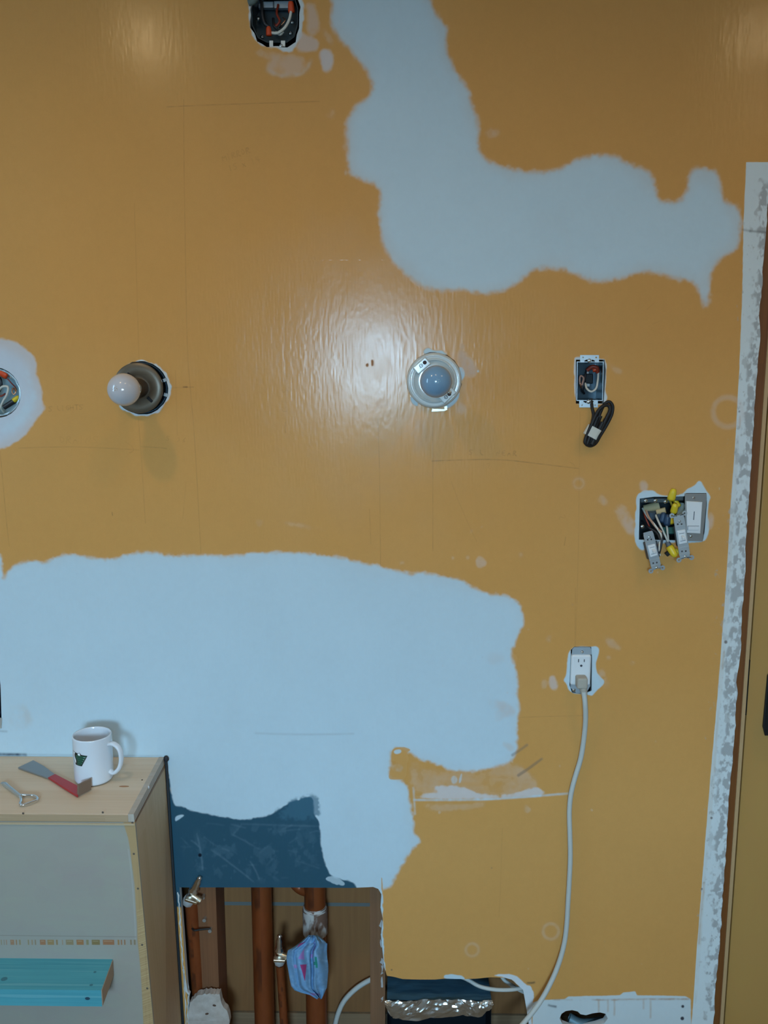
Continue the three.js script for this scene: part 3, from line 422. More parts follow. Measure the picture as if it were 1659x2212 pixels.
// ------------------------------------------------------------------ door
const jambMat = std(1, 1, 1, 0.5, 0, { map: woodTexture([0.22, 0.075, 0.012], [0.12, 0.035, 0.006], 0.1, 0.8, 5) });
const stopMat = std(1, 1, 1, 0.5, 0, { map: woodTexture([0.56, 0.37, 0.19], [0.44, 0.27, 0.12], 0.1, 0.8, 8) });
{
  const a = DOOR.x0 - 0.006, b = 0.7345, c = 0.7420, e = 0.7482;
  struct('trim_1', [metreUV(span(a, b, 0, DOOR.y1 + 0.006, -0.11, -0.007)), metreUV(span(a, DOOR.x1 + 0.005, DOOR.y1 - 0.022, DOOR.y1 + 0.006, -0.11, -0.007), true), metreUV(span(DOOR.x1 - 0.02, DOOR.x1 + 0.005, 0, DOOR.y1, -0.11, -0.007))], jambMat, 'brown stained door jamb beside the bare plaster strip', 'door jamb');
  struct('trim_2', [metreUV(span(b, c, 0, DOOR.y1 - 0.022, -0.1, -0.004)), metreUV(span(b, DOOR.x1 - 0.02, DOOR.y1 - 0.030, DOOR.y1 - 0.022, -0.1, -0.004), true)], stopMat, 'thin pale wood strip along the inside of the door jamb', 'door trim');
  struct('trim_3', span(c - 0.001, e + 0.004, 0, DOOR.y1 - 0.03, -0.1, -0.03), std(0.07, 0.013, 0.008, 0.7), 'dark red rebate between the jamb and the door', 'door trim');
  const door = new THREE.Group(); door.name = 'door_1'; door.position.set(e, 0.008, -0.012); scene.add(door);
  door.userData = { kind: 'structure', label: 'flat orange painted door with black latch plate', category: 'door' };
  const dw = DOOR.x1 - 0.022 - e, paint = texture(256, 256, (u, v) => { const n = fbm(u * 6, v * 6, 4); return [0.46 * (0.94 + 0.12 * n), 0.255 * (0.94 + 0.12 * n), 0.072 * (0.9 + 0.2 * n)]; });
  part('door_slab', rbox(dw, DOOR.y1 - 0.04, 0.036, 0.002, dw / 2, (DOOR.y1 - 0.04) / 2, -0.018), std(1, 1, 1, 0.45, 0, { map: paint }), door);
  const y0 = W(1655, 1592, 0.0).y, y1 = W(1655, 1456, 0.0).y, hx = W(1652, 1560, 0).x - e;
  part('latch_plate', extrude([V(hx + 0.006, y0 - 0.008), V(hx + 0.036, y0 - 0.008), V(hx + 0.042, y0 + 0.012), V(hx + 0.042, y1 - 0.014), V(hx + 0.034, y1), V(hx + 0.010, y1), V(hx + 0.002, y1 - 0.014), V(hx, y0 + 0.012)], 0, 0.006, 0.0015), M.handleBlack, door, 'black metal latch plate');
  part('door_knob', latheZ([[0.011, 0], [0.011, 0.03], [0.02, 0.034], [0.027, 0.045], [0.026, 0.056], [0.016, 0.063], [0.001, 0.064]]).translate(hx + 0.022, (y0 + y1) / 2, 0.005), M.handleBlack, door, 'black door knob');
  const s0 = W(1610, 1558).y, s1 = W(1618, 1438).y;
  part('latch_faceplate', span(-0.0045, 0.0004, s0, s1, -0.014, -0.001), std(0.02, 0.018, 0.015, 0.4, 0.6), door, 'dark latch faceplate in the door edge');
}

// ------------------------------------------------------------------ plumbing in the opened wall
const stud = (a, b, s) => woodTexture(a, b, 0.12, 0.6, s);
const studMat = std(1, 1, 1, 0.95, 0, { map: stud([0.240, 0.100, 0.040], [0.145, 0.055, 0.021], 21) });
const studPale = std(1, 1, 1, 0.85, 0, { map: stud([0.27, 0.135, 0.062], [0.16, 0.072, 0.032], 33) });
{
  const t = thing('wall_stud', 'brown wooden wall stud beside the copper supply pipe', 'stud', V(W(447, 2000, -0.02).x, 0.004, -0.066));
  const w = W(470, 2060, -0.02).x - W(428, 2060, -0.02).x;
  part('timber', metreUV(box(w, 0.70, 0.088, 0, 0.35, 0)), studMat, t);
  for (const [px, py] of [[443, 1983], [455, 2006], [440, 1934]]) { const p = W(px, py, -0.02).sub(t.position); part('nail', rod(V(p.x, p.y, 0.04), V(p.x, p.y, 0.056), 0.003, 0.0042, 10), M.zinc, t); }
}
{
  const xL = W(799, 2000, -0.018).x, xR = W(832, 2100, -0.018).x;
  const t = thing('wall_stud', 'plaster smeared wall stud between the pipe cavity and the duct', 'stud', V((xL + xR) / 2, 0.004, -0.0685));
  part('timber', metreUV(box(xR - xL, 0.447, 0.085, 0, 0.2235, 0)), studPale, t);
  part('timber', metreUV(box(xR - xL, 0.24, 0.086, 0, 0.575, -0.0005)), studPale, t);
  for (let i = 0; i < 9; i++) { const y = 0.16 + i * 0.032 + rr(-0.01, 0.01), s = rr(0.004, 0.01); part('plaster_splash', extrude(circle(0, 0, 1, 9).map((p) => V((xR - xL) / 2 - 0.004 + p.x * s * rr(0.3, 0.6) - rr(0, 0.006), y + p.y * s * rr(0.8, 2), 0)), 0.0425, 0.0014), M.crust, t); }
}
function drainPipe(px0, px1, pyTop, label) {
  const z = -0.062, y = 2060, xa = W(px0, y, z + 0.02).x, xb = W(px1, y, z + 0.02).x;
  const t = thing('copper_drain_pipe', label, 'pipe', V((xa + xb) / 2, 0.003, z));
  return [t, (xb - xa) / 2];
}
{
  const [t, r] = drainPipe(543, 587, 1918, 'tall dark copper drain pipe without any fitting in the wall cavity');
  part('pipe', new THREE.CylinderGeometry(r, r, 0.72, 32, 1, true).translate(0, 0.36, 0), M.copperPipe, t);
}
let tee;
{
  const [t, r] = drainPipe(657, 703, 1918, 'copper drain pipe with crusty fitting behind the blue rag'); tee = t;
  part('pipe', new THREE.CylinderGeometry(r, r, 0.72, 32, 1, true).translate(0, 0.36, 0), M.copperPipe, t);
  const y0 = W(680, 2030, -0.04).y, y1 = W(680, 1974, -0.04).y;
  const crustTex = texture(256, 256, (u, v) => mix3([0.16, 0.09, 0.06], [0.50, 0.48, 0.45], smooth(0.35, 0.65, fbm(u * 14, v * 10, 4))));
  part('fitting', lathe([[r, y0 - 0.004], [r + 0.004, y0], [r + 0.0045, y1 - 0.006], [r + 0.003, y1], [r, y1 + 0.004]], 36), std(1, 1, 1, 0.8, 0.1, { map: crustTex }), t, 'grey soldered and plaster crusted pipe fitting');
  const yo = W(668, 2070, 0.0).y; part('side_outlet', new THREE.CylinderGeometry(0.018, 0.018, 0.03, 24, 1, true).rotateX(Math.PI / 2).translate(0, yo, 0.035), M.copperPipe, t);
  const q = W(640, 1926, -0.08); part('elbow', tubeOf([V(-0.012, q.y + 0.01, 0.0), V(-0.035, q.y + 0.012, -0.01), V(-0.055, q.y + 0.04, -0.012), V(-0.058, q.y + 0.1, -0.012)], 0.014, false, 20, 14), M.copperPipe, t);
}
function stopValve(t, tilt, tipAt) {                      // chrome angle stop: crusted nut, body, stem and cap
  const g = new THREE.Group(); g.name = 'valve'; g.position.copy(tipAt); g.rotation.set(0.25, 0, tilt); t.add(g);
  part('compression_nut', lathe([[0.006, -0.034], [0.012, -0.032], [0.0135, -0.02], [0.012, -0.012], [0.008, -0.008]], 8), M.crust, g, 'corroded white compression nut');
  part('valve_body', lathe([[0.008, -0.012], [0.0095, -0.006], [0.0095, 0.006], [0.0115, 0.008], [0.0115, 0.014], [0.008, 0.018], [0.0092, 0.022], [0.0078, 0.027], [0.0086, 0.030], [0.0074, 0.034], [0.0082, 0.037], [0.0068, 0.043], [0.0052, 0.048], [0.0056, 0.053], [0.001, 0.056]], 24), M.chrome, g);
  part('outlet_stub', [rod(V(0, 0, 0.004), V(0.020, -0.001, 0.010), 0.0065), rod(V(0.014, -0.001, 0.008), V(0.024, -0.001, 0.012), 0.009, 0.009, 6)], M.brass, g);
  part('handle', rbox(0.028, 0.0075, 0.012, 0.002, 0.002, -0.002, 0.016), M.brass, g);
}
{
  const z = -0.026, b = W(428, 2140, z);
  const t = thing('supply_pipe', 'thin copper supply pipe topped by a tilted chrome stop valve', 'pipe', V(b.x, 0.003, z));
  const q = (px, py, zz) => W(px, py, zz).sub(t.position);
  part('pipe', rod(q(432, 2180, -0.032), q(413, 1945, -0.026), 0.0150, 0.0150, 24), M.copperPipe, t);
  const e = q(422, 2006, -0.012), f = q(455, 2006, -0.015);
  part('pipe_strap', [tubeOf([e.clone().add(V(-0.012, -0.001, -0.008)), e.clone().add(V(0, 0, 0.006)), e.clone().add(V(0.012, 0, 0.003)), f], 0.0025, false, 24, 6)], M.rubber, t, 'dark wire strap nailed to the stud');
  stopValve(t, -0.42, q(415, 1930, -0.004));
}
{
  const z = -0.03, b = W(613, 2212, z);
  const t = thing('supply_pipe', 'thin copper supply pipe topped by an upright chrome stop valve near the rag', 'pipe', V(b.x, 0.003, z));
  const q = (px, py, zz) => W(px, py, zz).sub(t.position);
  part('pipe', rod(q(617, 2260, z), q(605, 2085, z), 0.0095, 0.0095, 20), M.copperPipe, t);
  stopValve(t, -0.05, q(604, 2058, z + 0.006));
}
// blue printed rag stuffed in the drain
{
  const z0 = 0.01, O = W(668, 2085, z0), t = null;
  const L = [[666, 2020], [660, 2025], [650, 2034], [638, 2043], [622, 2053], [619, 2066], [620, 2082], [623, 2098], [626, 2116], [629, 2130], [636, 2139], [650, 2144], [668, 2148], [684, 2157]];
  const R = [[684, 2020], [692, 2024], [700, 2031], [707, 2039], [706, 2055], [707, 2070], [709, 2084], [709, 2098], [708, 2112], [707, 2126], [706, 2134], [703, 2140], [700, 2148], [696, 2157]];
  const nu = 44, nv = L.length - 1, sub = 4, pos = [], uv = [], idx = [], rows = nv * sub;
  const grid = (side) => {
    const base = pos.length / 3;
    for (let j = 0; j <= rows; j++) {
      const s = j / sub, k = Math.min(nv - 1, Math.floor(s)), f = s - k, l = [L[k][0] + (L[k + 1][0] - L[k][0]) * f, L[k][1] + (L[k + 1][1] - L[k][1]) * f], r = [R[k][0] + (R[k + 1][0] - R[k][0]) * f, R[k][1] + (R[k + 1][1] - R[k][1]) * f], v = j / rows;
      for (let i = 0; i <= nu; i++) {
        const u = i / nu, px = l[0] + (r[0] - l[0]) * u, py = l[1] + (r[1] - l[1]) * u + 1.5 * Math.sin(u * 9 + 1) * smooth(0.7, 1, v);
        const fold = 0.006 * Math.sin(u * 9 + v * 3 + 1) + 0.0045 * Math.sin(u * 21 - v * 6) * (1 - 0.4 * v) + 0.009 * smooth(0.62, 0.66, u) * smooth(0.25, 0.4, v) - 0.014 * Math.exp(-(((u - 0.66 + 0.12 * v) / 0.03) ** 2)) * smooth(0.1, 0.3, v) - 0.010 * Math.exp(-(((u - 0.16 - 0.1 * v) / 0.04) ** 2)) * smooth(0.1, 0.3, v);
        const crumple = 0.006 * (fbm(u * 9, v * 12, 3) - 0.5) * (1 + 2 * smooth(0.45, 0.1, v)), bulge = 0.030 * Math.pow(Math.sin(Math.PI * clamp(u, 0.001, 0.999)), 0.6) * (0.55 + 0.45 * Math.sin(Math.PI * v));
        const z = side > 0 ? z0 + bulge + fold + crumple : z0 - 0.4 * bulge + fold * 0.5 - 0.002;
        const w = W(px, py, z); pos.push(w.x - O.x, w.y - O.y, w.z - O.z); uv.push(u, 1 - v);
      }
    }
    for (let j = 0; j < rows; j++) for (let i = 0; i < nu; i++) { const a = base + j * (nu + 1) + i, b = a + 1, c = a + nu + 1, d = c + 1; side > 0 ? idx.push(a, c, b, b, c, d) : idx.push(a, b, c, b, d, c); }
  };
  grid(1); grid(-1);
  const g = new THREE.BufferGeometry(); g.setAttribute('position', new THREE.Float32BufferAttribute(pos, 3)); g.setAttribute('uv', new THREE.Float32BufferAttribute(uv, 2)); g.setIndex(idx); g.computeVertexNormals();
  const [c, x] = canvasOf(256, 320); x.fillStyle = '#719cc0'; x.fillRect(0, 0, 256, 320);
  for (let i = 0; i < 500; i++) { x.fillStyle = `rgba(${rnd() < 0.5 ? '110,150,205' : '190,210,235'},0.12)`; x.fillRect(rr(0, 256), rr(0, 320), rr(4, 26), rr(2, 10)); }
  const tri = (a, b, cc, f) => { x.fillStyle = f; x.beginPath(); x.moveTo(...a); x.lineTo(...b); x.lineTo(...cc); x.fill(); };
  tri([80, 150], [122, 148], [100, 206], '#a83a72'); tri([104, 90], [72, 130], [112, 132], 'rgba(190,120,190,.75)'); tri([10, 62], [60, 52], [34, 84], '#b04a80'); tri([150, 40], [165, 80], [140, 66], 'rgba(90,80,140,.5)');
  x.fillStyle = 'rgba(30,130,110,.85)'; x.fillRect(176, 120, 14, 40); x.fillRect(166, 138, 20, 12); x.fillStyle = 'rgba(190,120,180,.6)'; x.fillRect(40, 150, 20, 12); x.fillRect(40, 286, 70, 16); x.fillRect(150, 110, 16, 14); x.fillStyle = 'rgba(130,70,140,.6)'; x.fillRect(140, 286, 40, 14); x.fillRect(160, 78, 8, 30);
  const tx = new THREE.CanvasTexture(c); tx.colorSpace = THREE.SRGBColorSpace;
  const m = new THREE.Mesh(g, std(1, 1, 1, 0.9, 0, { map: tx, side: THREE.DoubleSide })); m.name = 'cleaning_rag'; m.position.copy(O); m.castShadow = m.receiveShadow = true;
  m.userData = { label: 'crumpled light blue printed rag stuffed in the drain opening', category: 'rag' }; scene.add(m);
}
// loose white cable in the cavity, lump of old plaster at the bottom
{
  const m = part('loose_cable', tubeOf([W(830, 2105, -0.10), W(797, 2118, -0.10), W(770, 2135, -0.095), W(745, 2160, -0.09), W(732, 2185, -0.088), W(724, 2215, -0.085), W(720, 2260, -0.085), V(W(718, 2300, -0.085).x, 0.012, -0.085)], 0.006, false, 60, 10), M.cordGrey, scene);
  m.name = 'loose_cable'; m.userData = { label: 'pale cable curving inside the wall cavity next to the pale stud', category: 'cable' };
}
function lump(pix, z, t) {                                  // broken slab with an uneven face
  const pts = densify(pixPoly(pix, z), 0.008), g = extrude(ragged(pts, 0.0015), z, t, 0.003);
  return g;
}
{
  const top = []; for (let x = 414; x < 480; x += 3.5) top.push([x, 2150 - 16 * smooth(412, 440, x) + 5 * fbm(x / 9, 2, 2) + rr(-2.5, 2.5)]);
  const g = extrude(densify(pixPoly([[411, 2175], ...top, [481, 2156], [486, 2166], [493, 2172], [497, 2184], [499, 2198], [495, 2207], [497, 2230], [490, 2300], [412, 2300], [409, 2212]], -0.01), 0.01), -0.012, 0.018);
  const tx = texture(256, 256, (u, v) => mix3([0.40, 0.33, 0.27], [0.62, 0.56, 0.50], fbm(u * 9, v * 9, 4))); tx.repeat.set(8, 8);
  const t = thing('plaster_lump', 'broken lump of cream plaster at the foot of the stud', 'plaster', V(0, 0, 0)); const O = W(455, 2212, -0.012); O.y = 0.003; t.position.copy(O);
  part('slab', g.translate(-O.x, -O.y, 0.0 - O.z), std(1, 1, 1, 0.95, 0, { map: tx, bumpMap: tx, bumpScale: 0.003 }), t);
  for (const [px, py] of [[463, 2172], [447, 2190]]) { const p = W(px, py, 0.006).sub(O); part('nail_hole', latheZ([[0.0001, 0.0013], [0.0026, 0.0013], [0.0042, 0.0008]], 9).scale(1.2, 0.8, 1).rotateZ(rr(0, 3)).translate(p.x, p.y, p.z - 0.001), std(0.10, 0.055, 0.035, 0.9), t); }
  const rim = part('cut_edge', lump([[386, 1919], [389, 1919], [394, 2000], [400, 2080], [405, 2130], [412, 2140], [410, 2165], [412, 2300], [408, 2300], [401, 2150], [395, 2060], [390, 1980]], -0.012, 0.013), M.gypsum, scene.getObjectByName('wall_front'), 'raw cut edge of the wall board');
}
// sheet metal duct with foil tape round its mouth
{
  const yT = W(950, 2161, 0).y, x0 = W(836, 2161, 0).x, x1 = W(1062, 2161, 0).x, O = V((x0 + x1) / 2, 0.006, -0.05);
  const t = thing('heating_duct', 'blue grey sheet metal duct with crumpled foil tape on its rim', 'duct', O);
  const w = x1 - x0, h = yT - O.y, ductTex = texture(256, 256, (u, v) => mix3([0.05, 0.15, 0.24], [0.16, 0.34, 0.46], fbm(u * 5, v * 16, 4)));
  const dm = std(1, 1, 1, 0.32, 0.55, { map: ductTex });
  const bump = new THREE.PlaneGeometry(w, 0.105, 40, 14).rotateX(-Math.PI / 2).translate(0, h, -0.002); { const p = bump.attributes.position; for (let i = 0; i < p.count; i++) p.setY(i, p.getY(i) + 0.004 * (fbm(p.getX(i) * 40 + 9, p.getZ(i) * 60, 3) - 0.5)); bump.computeVertexNormals(); }
  part('top_sheet', bump, dm, t);
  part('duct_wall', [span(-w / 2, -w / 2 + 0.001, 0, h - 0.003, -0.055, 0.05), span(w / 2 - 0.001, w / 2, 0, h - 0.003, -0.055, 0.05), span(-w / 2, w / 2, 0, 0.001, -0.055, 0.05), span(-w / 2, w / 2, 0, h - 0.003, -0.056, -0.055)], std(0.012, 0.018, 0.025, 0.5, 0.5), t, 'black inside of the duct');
  const q = (px, py, z) => W(px, py, z).sub(O), low = [[829, 2166], [838, 2186], [849, 2201], [870, 2203], [898, 2205], [930, 2201], [965, 2198], [1000, 2194], [1025, 2196], [1042, 2195], [1050, 2186], [1062, 2178], [1066, 2170]];
  const n = 60, rows = 12, pos = [], ix = [];
  for (let j = 0; j <= rows; j++) for (let i = 0; i <= n; i++) {
    const u = i / n, s = u * (low.length - 1), k = Math.min(low.length - 2, Math.floor(s)), f = s - k, lx = low[k][0] + (low[k + 1][0] - low[k][0]) * f, ly = low[k][1] + (low[k + 1][1] - low[k][1]) * f, ux = 832 + (1064 - 832) * u, uy = 2160 + 2 * Math.sin(u * 9), v = j / rows;
    const p = q(ux + (lx - ux) * v, uy + (ly - uy) * v, 0.004); p.z += 0.009 * (fbm(u * 26, v * 7 + 3, 3) - 0.5) + 0.004 * Math.sin(v * Math.PI); pos.push(p.x, p.y, p.z);
  }
  for (let j = 0; j < rows; j++) for (let i = 0; i < n; i++) { const a = j * (n + 1) + i; ix.push(a, a + n + 1, a + 1, a + 1, a + n + 1, a + n + 2); }
  let fg = new THREE.BufferGeometry(); fg.setAttribute('position', new THREE.Float32BufferAttribute(pos, 3)); fg.setIndex(ix); fg = fg.toNonIndexed(); fg.computeVertexNormals(); fg = toCreasedNormals(fg, 0.5);
  fg.setAttribute('uv', new THREE.Float32BufferAttribute(new Float32Array(fg.attributes.position.count * 2), 2));
  M.foil.side = THREE.DoubleSide; part('foil_tape', fg, M.foil, t, 'crumpled silver foil tape');
}
{
  const mk = (pts, label) => { const m = part('loose_wire', tubeOf(pts, 0.0045, false, 40, 8), M.cordGrey, scene); m.name = numbered('loose_wire'); m.userData = { label, category: 'wire' }; };
  mk([W(985, 2105, -0.03), W(1010, 2116, -0.02), W(1035, 2130, -0.012), W(1065, 2137, -0.008), W(1100, 2138, -0.01), W(1132, 2134, -0.02), W(1160, 2132, -0.05)], 'pale wire sagging across the ragged hole beside the duct');
  mk([W(1078, 2100, -0.06), W(1090, 2118, -0.05), W(1108, 2130, -0.045), W(1125, 2140, -0.05), W(1150, 2150, -0.06)], 'short pale wire crossing the hole at a slant beside the duct');
}
// crushed grey pipe end in the hole of the low white panel
{
  const O = W(1262, 2205, -0.03), m = part('pipe_stub', tubeOf([V(-0.035, 0.006, 0), V(-0.012, -0.002, 0.006), V(0.012, -0.006, 0.002), V(0.04, -0.012, -0.01)], 0.012, false, 30, 12), std(0.16, 0.26, 0.30, 0.5, 0.3), scene);
  m.name = 'pipe_stub'; m.position.copy(O); m.userData = { label: 'grey blue pipe lying inside the kidney shaped hole low in the wall', category: 'pipe' };
}

// ------------------------------------------------------------------ electrical boxes
const nutGeo = lathe([[0.001, 0], [0.0062, 0], [0.0066, 0.004], [0.0058, 0.014], [0.0042, 0.019], [0.001, 0.020]], 10);
function wireNut(parent, a, dir, mat, s = 1) {                             // twist-on connector from a towards dir
  const m = part('wire_connector', nutGeo, mat, parent); m.position.copy(a); m.quaternion.setFromUnitVectors(V(0, 1, 0), dir.clone().normalize()); m.scale.setScalar(s); return m;
}
function shell(poly, zFront, depth, t = 0.0016) {                            // open steel box, outline in local x, y
  let cx = 0, cy = 0; for (const p of poly) { cx += p.x / poly.length; cy += p.y / poly.length; }
  const r = Math.hypot(poly[0].x - cx, poly[0].y - cy), inner = about(poly, 1 - t / r, cx, cy);
  return [extrude(poly, zFront - depth, depth, 0, [inner]), extrude(poly, zFront - depth - t, t)];
}
const local = (O) => (px, py, z = 0) => W(px, py, z).sub(O);
const loop = (t, q, pts, r, mat, name = 'wire') => part(name, tubeOf(pts.map((p) => q(...p)), r, false, pts.length * 8, 7), mat, t);
// round box above, near the skim coat
{
  const O = W(593, 40), q = local(O), t = thing('junction_box', 'round steel junction box with red wire connectors at the top of the wall', 'electrical box', O);
  const rim = [[543, 20], [544, 55], [557, 82], [577, 92], [620, 92], [636, 80], [643, 55], [644, 18], [636, -8], [614, -20], [573, -20], [551, -8]].map(([x, y]) => q(x, y, -0.006));
  part('box_shell', shell(rim, -0.006, 0.048), M.boxSteel, t);
  part('mounting_tab', [[582, 590], [607, 616]].map(([a, b]) => extrude([q(a, 104, -0.003), q(b, 104, -0.003), q(b, 88, -0.003), q(a, 88, -0.003)], -0.004, 0.0016)).concat([extrude([q(582, 104, -0.003), q(616, 105, -0.003), q(616, 100, -0.003), q(582, 100, -0.003)], -0.004, 0.0016)]), M.zinc, t, 'bright steel ear of the box');
  part('screw', latheZ([[0.001, 0.003], [0.003, 0.0025], [0.004, 0], [0.001, 0]], 12).translate(q(607, 98).x, q(607, 98).y, -0.003), M.screw, t);
  const cl = q(612, 12, -0.045); part('cable_clamp', [rbox(0.036, 0.014, 0.012, 0.002, cl.x, cl.y, cl.z), rbox(0.03, 0.012, 0.012, 0.002, q(575, 14, -0.045).x, cl.y, cl.z)], M.zincDull, t);
  for (const [x, y] of [[557, 40], [632, 48], [628, 72], [566, 80]]) part('screw', latheZ([[0.001, 0.003], [0.0035, 0.0022], [0.004, 0], [0.001, 0]], 12).translate(q(x, y, -0.03).x, q(x, y, -0.03).y, -0.03), M.screw, t);
  loop(t, q, [[560, -14, -0.03], [565, 10, -0.018], [567, 35, -0.014], [573, 52, -0.014], [581, 58, -0.016]], 0.003, M.wireBlack);
  loop(t, q, [[629, 24, -0.012], [625, 42, -0.01], [615, 60, -0.01], [600, 71, -0.012], [587, 71, -0.016]], 0.0028, M.wireWhite); loop(t, q, [[596, 70, -0.02], [606, 74, -0.016], [612, 68, -0.016]], 0.0026, M.wireWhite);
  loop(t, q, [[601, 10, -0.035], [598, 30, -0.025], [604, 46, -0.02], [596, 56, -0.02], [590, 46, -0.03]], 0.0022, M.wireRed); loop(t, q, [[612, 38, -0.03], [616, 44, -0.02], [610, 52, -0.02], [604, 60, -0.03]], 0.0014, M.copperBright); loop(t, q, [[590, 40, -0.03], [592, 56, -0.02], [598, 62, -0.022]], 0.0026, M.wireBlack);
  loop(t, q, [[537, 6, 0.004], [548, 2, 0.006], [556, -12, 0.0]], 0.006, std(0.10, 0.14, 0.13, 0.5), 'cable_sheath');
  wireNut(t, q(581, 78, -0.016), V(0, 1, 0.15), M.nutOrange, 0.85); wireNut(t, q(630, 28, -0.016), V(-0.05, 1, 0.2), M.nutOrange, 1);
}
// octagon box by the left edge
{
  const O = W(-9, 848), q = local(O), t = thing('junction_box', 'octagonal steel junction box inside a ring of fresh plaster', 'electrical box', O);
  const r = W(44, 848).x - O.x; part('box_shell', shell(circle(0, 0, r * 0.985, 8).map((p) => p.applyAxisAngle(V(0, 0, 1), Math.PI / 8)), -0.004, 0.042), std(0.30, 0.42, 0.46, 0.35, 0.7), t);
  part('box_rim', latheZ([[r * 0.90, -0.005], [r * 0.96, -0.004], [r * 0.97, -0.006]], 40), M.zinc, t);
  wireNut(t, q(17, 813, -0.012), V(-0.95, 0.6, 0.2), M.nutOrange, 1.15); wireNut(t, q(29, 866, -0.014), V(0.8, 0.55, 0.1), M.nutYellow, 0.8);
  part('wire_connector', rod(q(9, 880, -0.016), q(31, 866, -0.014), 0.0052, 0.0056, 12), M.wireBlack, t);
  loop(t, q, [[-14, 870, -0.03], [-4, 846, -0.016], [6, 835, -0.01], [17, 836, -0.01], [15, 852, -0.012], [6, 868, -0.016], [2, 880, -0.02], [8, 890, -0.03]], 0.0024, M.wireWhite);
  loop(t, q, [[16, 818, -0.012], [24, 827, -0.014], [33, 836, -0.02]], 0.0013, M.wireRed); loop(t, q, [[33, 836, -0.02], [35, 844, -0.014], [30, 852, -0.012], [26, 846, -0.012], [29, 838, -0.016], [34, 846, -0.02]], 0.0013, M.copperBright);
  loop(t, q, [[-12, 812, -0.03], [0, 818, -0.02], [3, 832, -0.02], [-2, 846, -0.026]], 0.0028, M.wireBlack); loop(t, q, [[-8, 850, -0.03], [2, 856, -0.022], [12, 850, -0.026]], 0.0018, M.wireRed);
  part('screw', latheZ([[0.001, 0.003], [0.0035, 0.0022], [0.004, 0], [0.001, 0]], 12).translate(q(24, 813, -0.01).x, q(24, 813, -0.01).y, -0.01), M.screw, t);
}
// edge of another device box at the left border
{
  const O = W(-30, 1512), q = local(O), t = thing('device_box', 'dark steel device box in the white patch above the wooden bench', 'electrical box', O);
  part('box_shell', shell([q(-64, 1568), q(3, 1568), q(0, 1456), q(-64, 1456)], -0.003, 0.05), std(0.06, 0.06, 0.10, 0.45, 0.6), t);
  part('device_face', extrude([q(-56, 1548), q(-9, 1548), q(-11, 1472), q(-56, 1472)], -0.02, 0.012, 0.001), std(0.03, 0.035, 0.06, 0.4), t);
  part('mounting_tab', [extrude([q(-50, 1576), q(4, 1573), q(5, 1550), q(-50, 1552)], 0.0, 0.0015)], M.zinc, t, 'bright steel ear of the box');
}
// bulbs
const bulbProfile = (() => { const o = []; for (let i = 0; i <= 26; i++) { const a = i / 26 * Math.PI * 0.70; o.push([0.0305 * Math.sin(a) + 0.0001, -0.0305 * Math.cos(a)]); } return o.map(([r, y]) => [r, -y]).concat([[0.0205, -0.026], [0.0165, -0.036], [0.0138, -0.046], [0.0132, -0.052]]); })();
function bulb(t, zc, glass, mark) {
  const b = part('light_bulb', latheZ(bulbProfile.slice().reverse(), 48).translate(0, 0, zc), glass, t);
  part('screw_base', latheZ([[0.0135, -0.075], [0.0138, -0.07], [0.0128, -0.067], [0.0138, -0.064], [0.0128, -0.061], [0.0138, -0.058], [0.0132, -0.051]], 28).translate(0, 0, zc), M.zinc, b);
  const dots = []; for (let i = 0; i < 11; i++) { const a = i * 2.4, r = 0.0016 + 0.0035 * rnd(), x = r * Math.cos(a) + mark[0], y = r * Math.sin(a) + mark[1]; dots.push(new THREE.CircleGeometry(0.0005 + 0.0006 * rnd(), 6).translate(x, y, zc + Math.sqrt(0.0305 ** 2 - x * x - y * y) + 0.0001)); }
  part('stamp', dots, mark[2], b, 'faint printed mark on the glass');
}
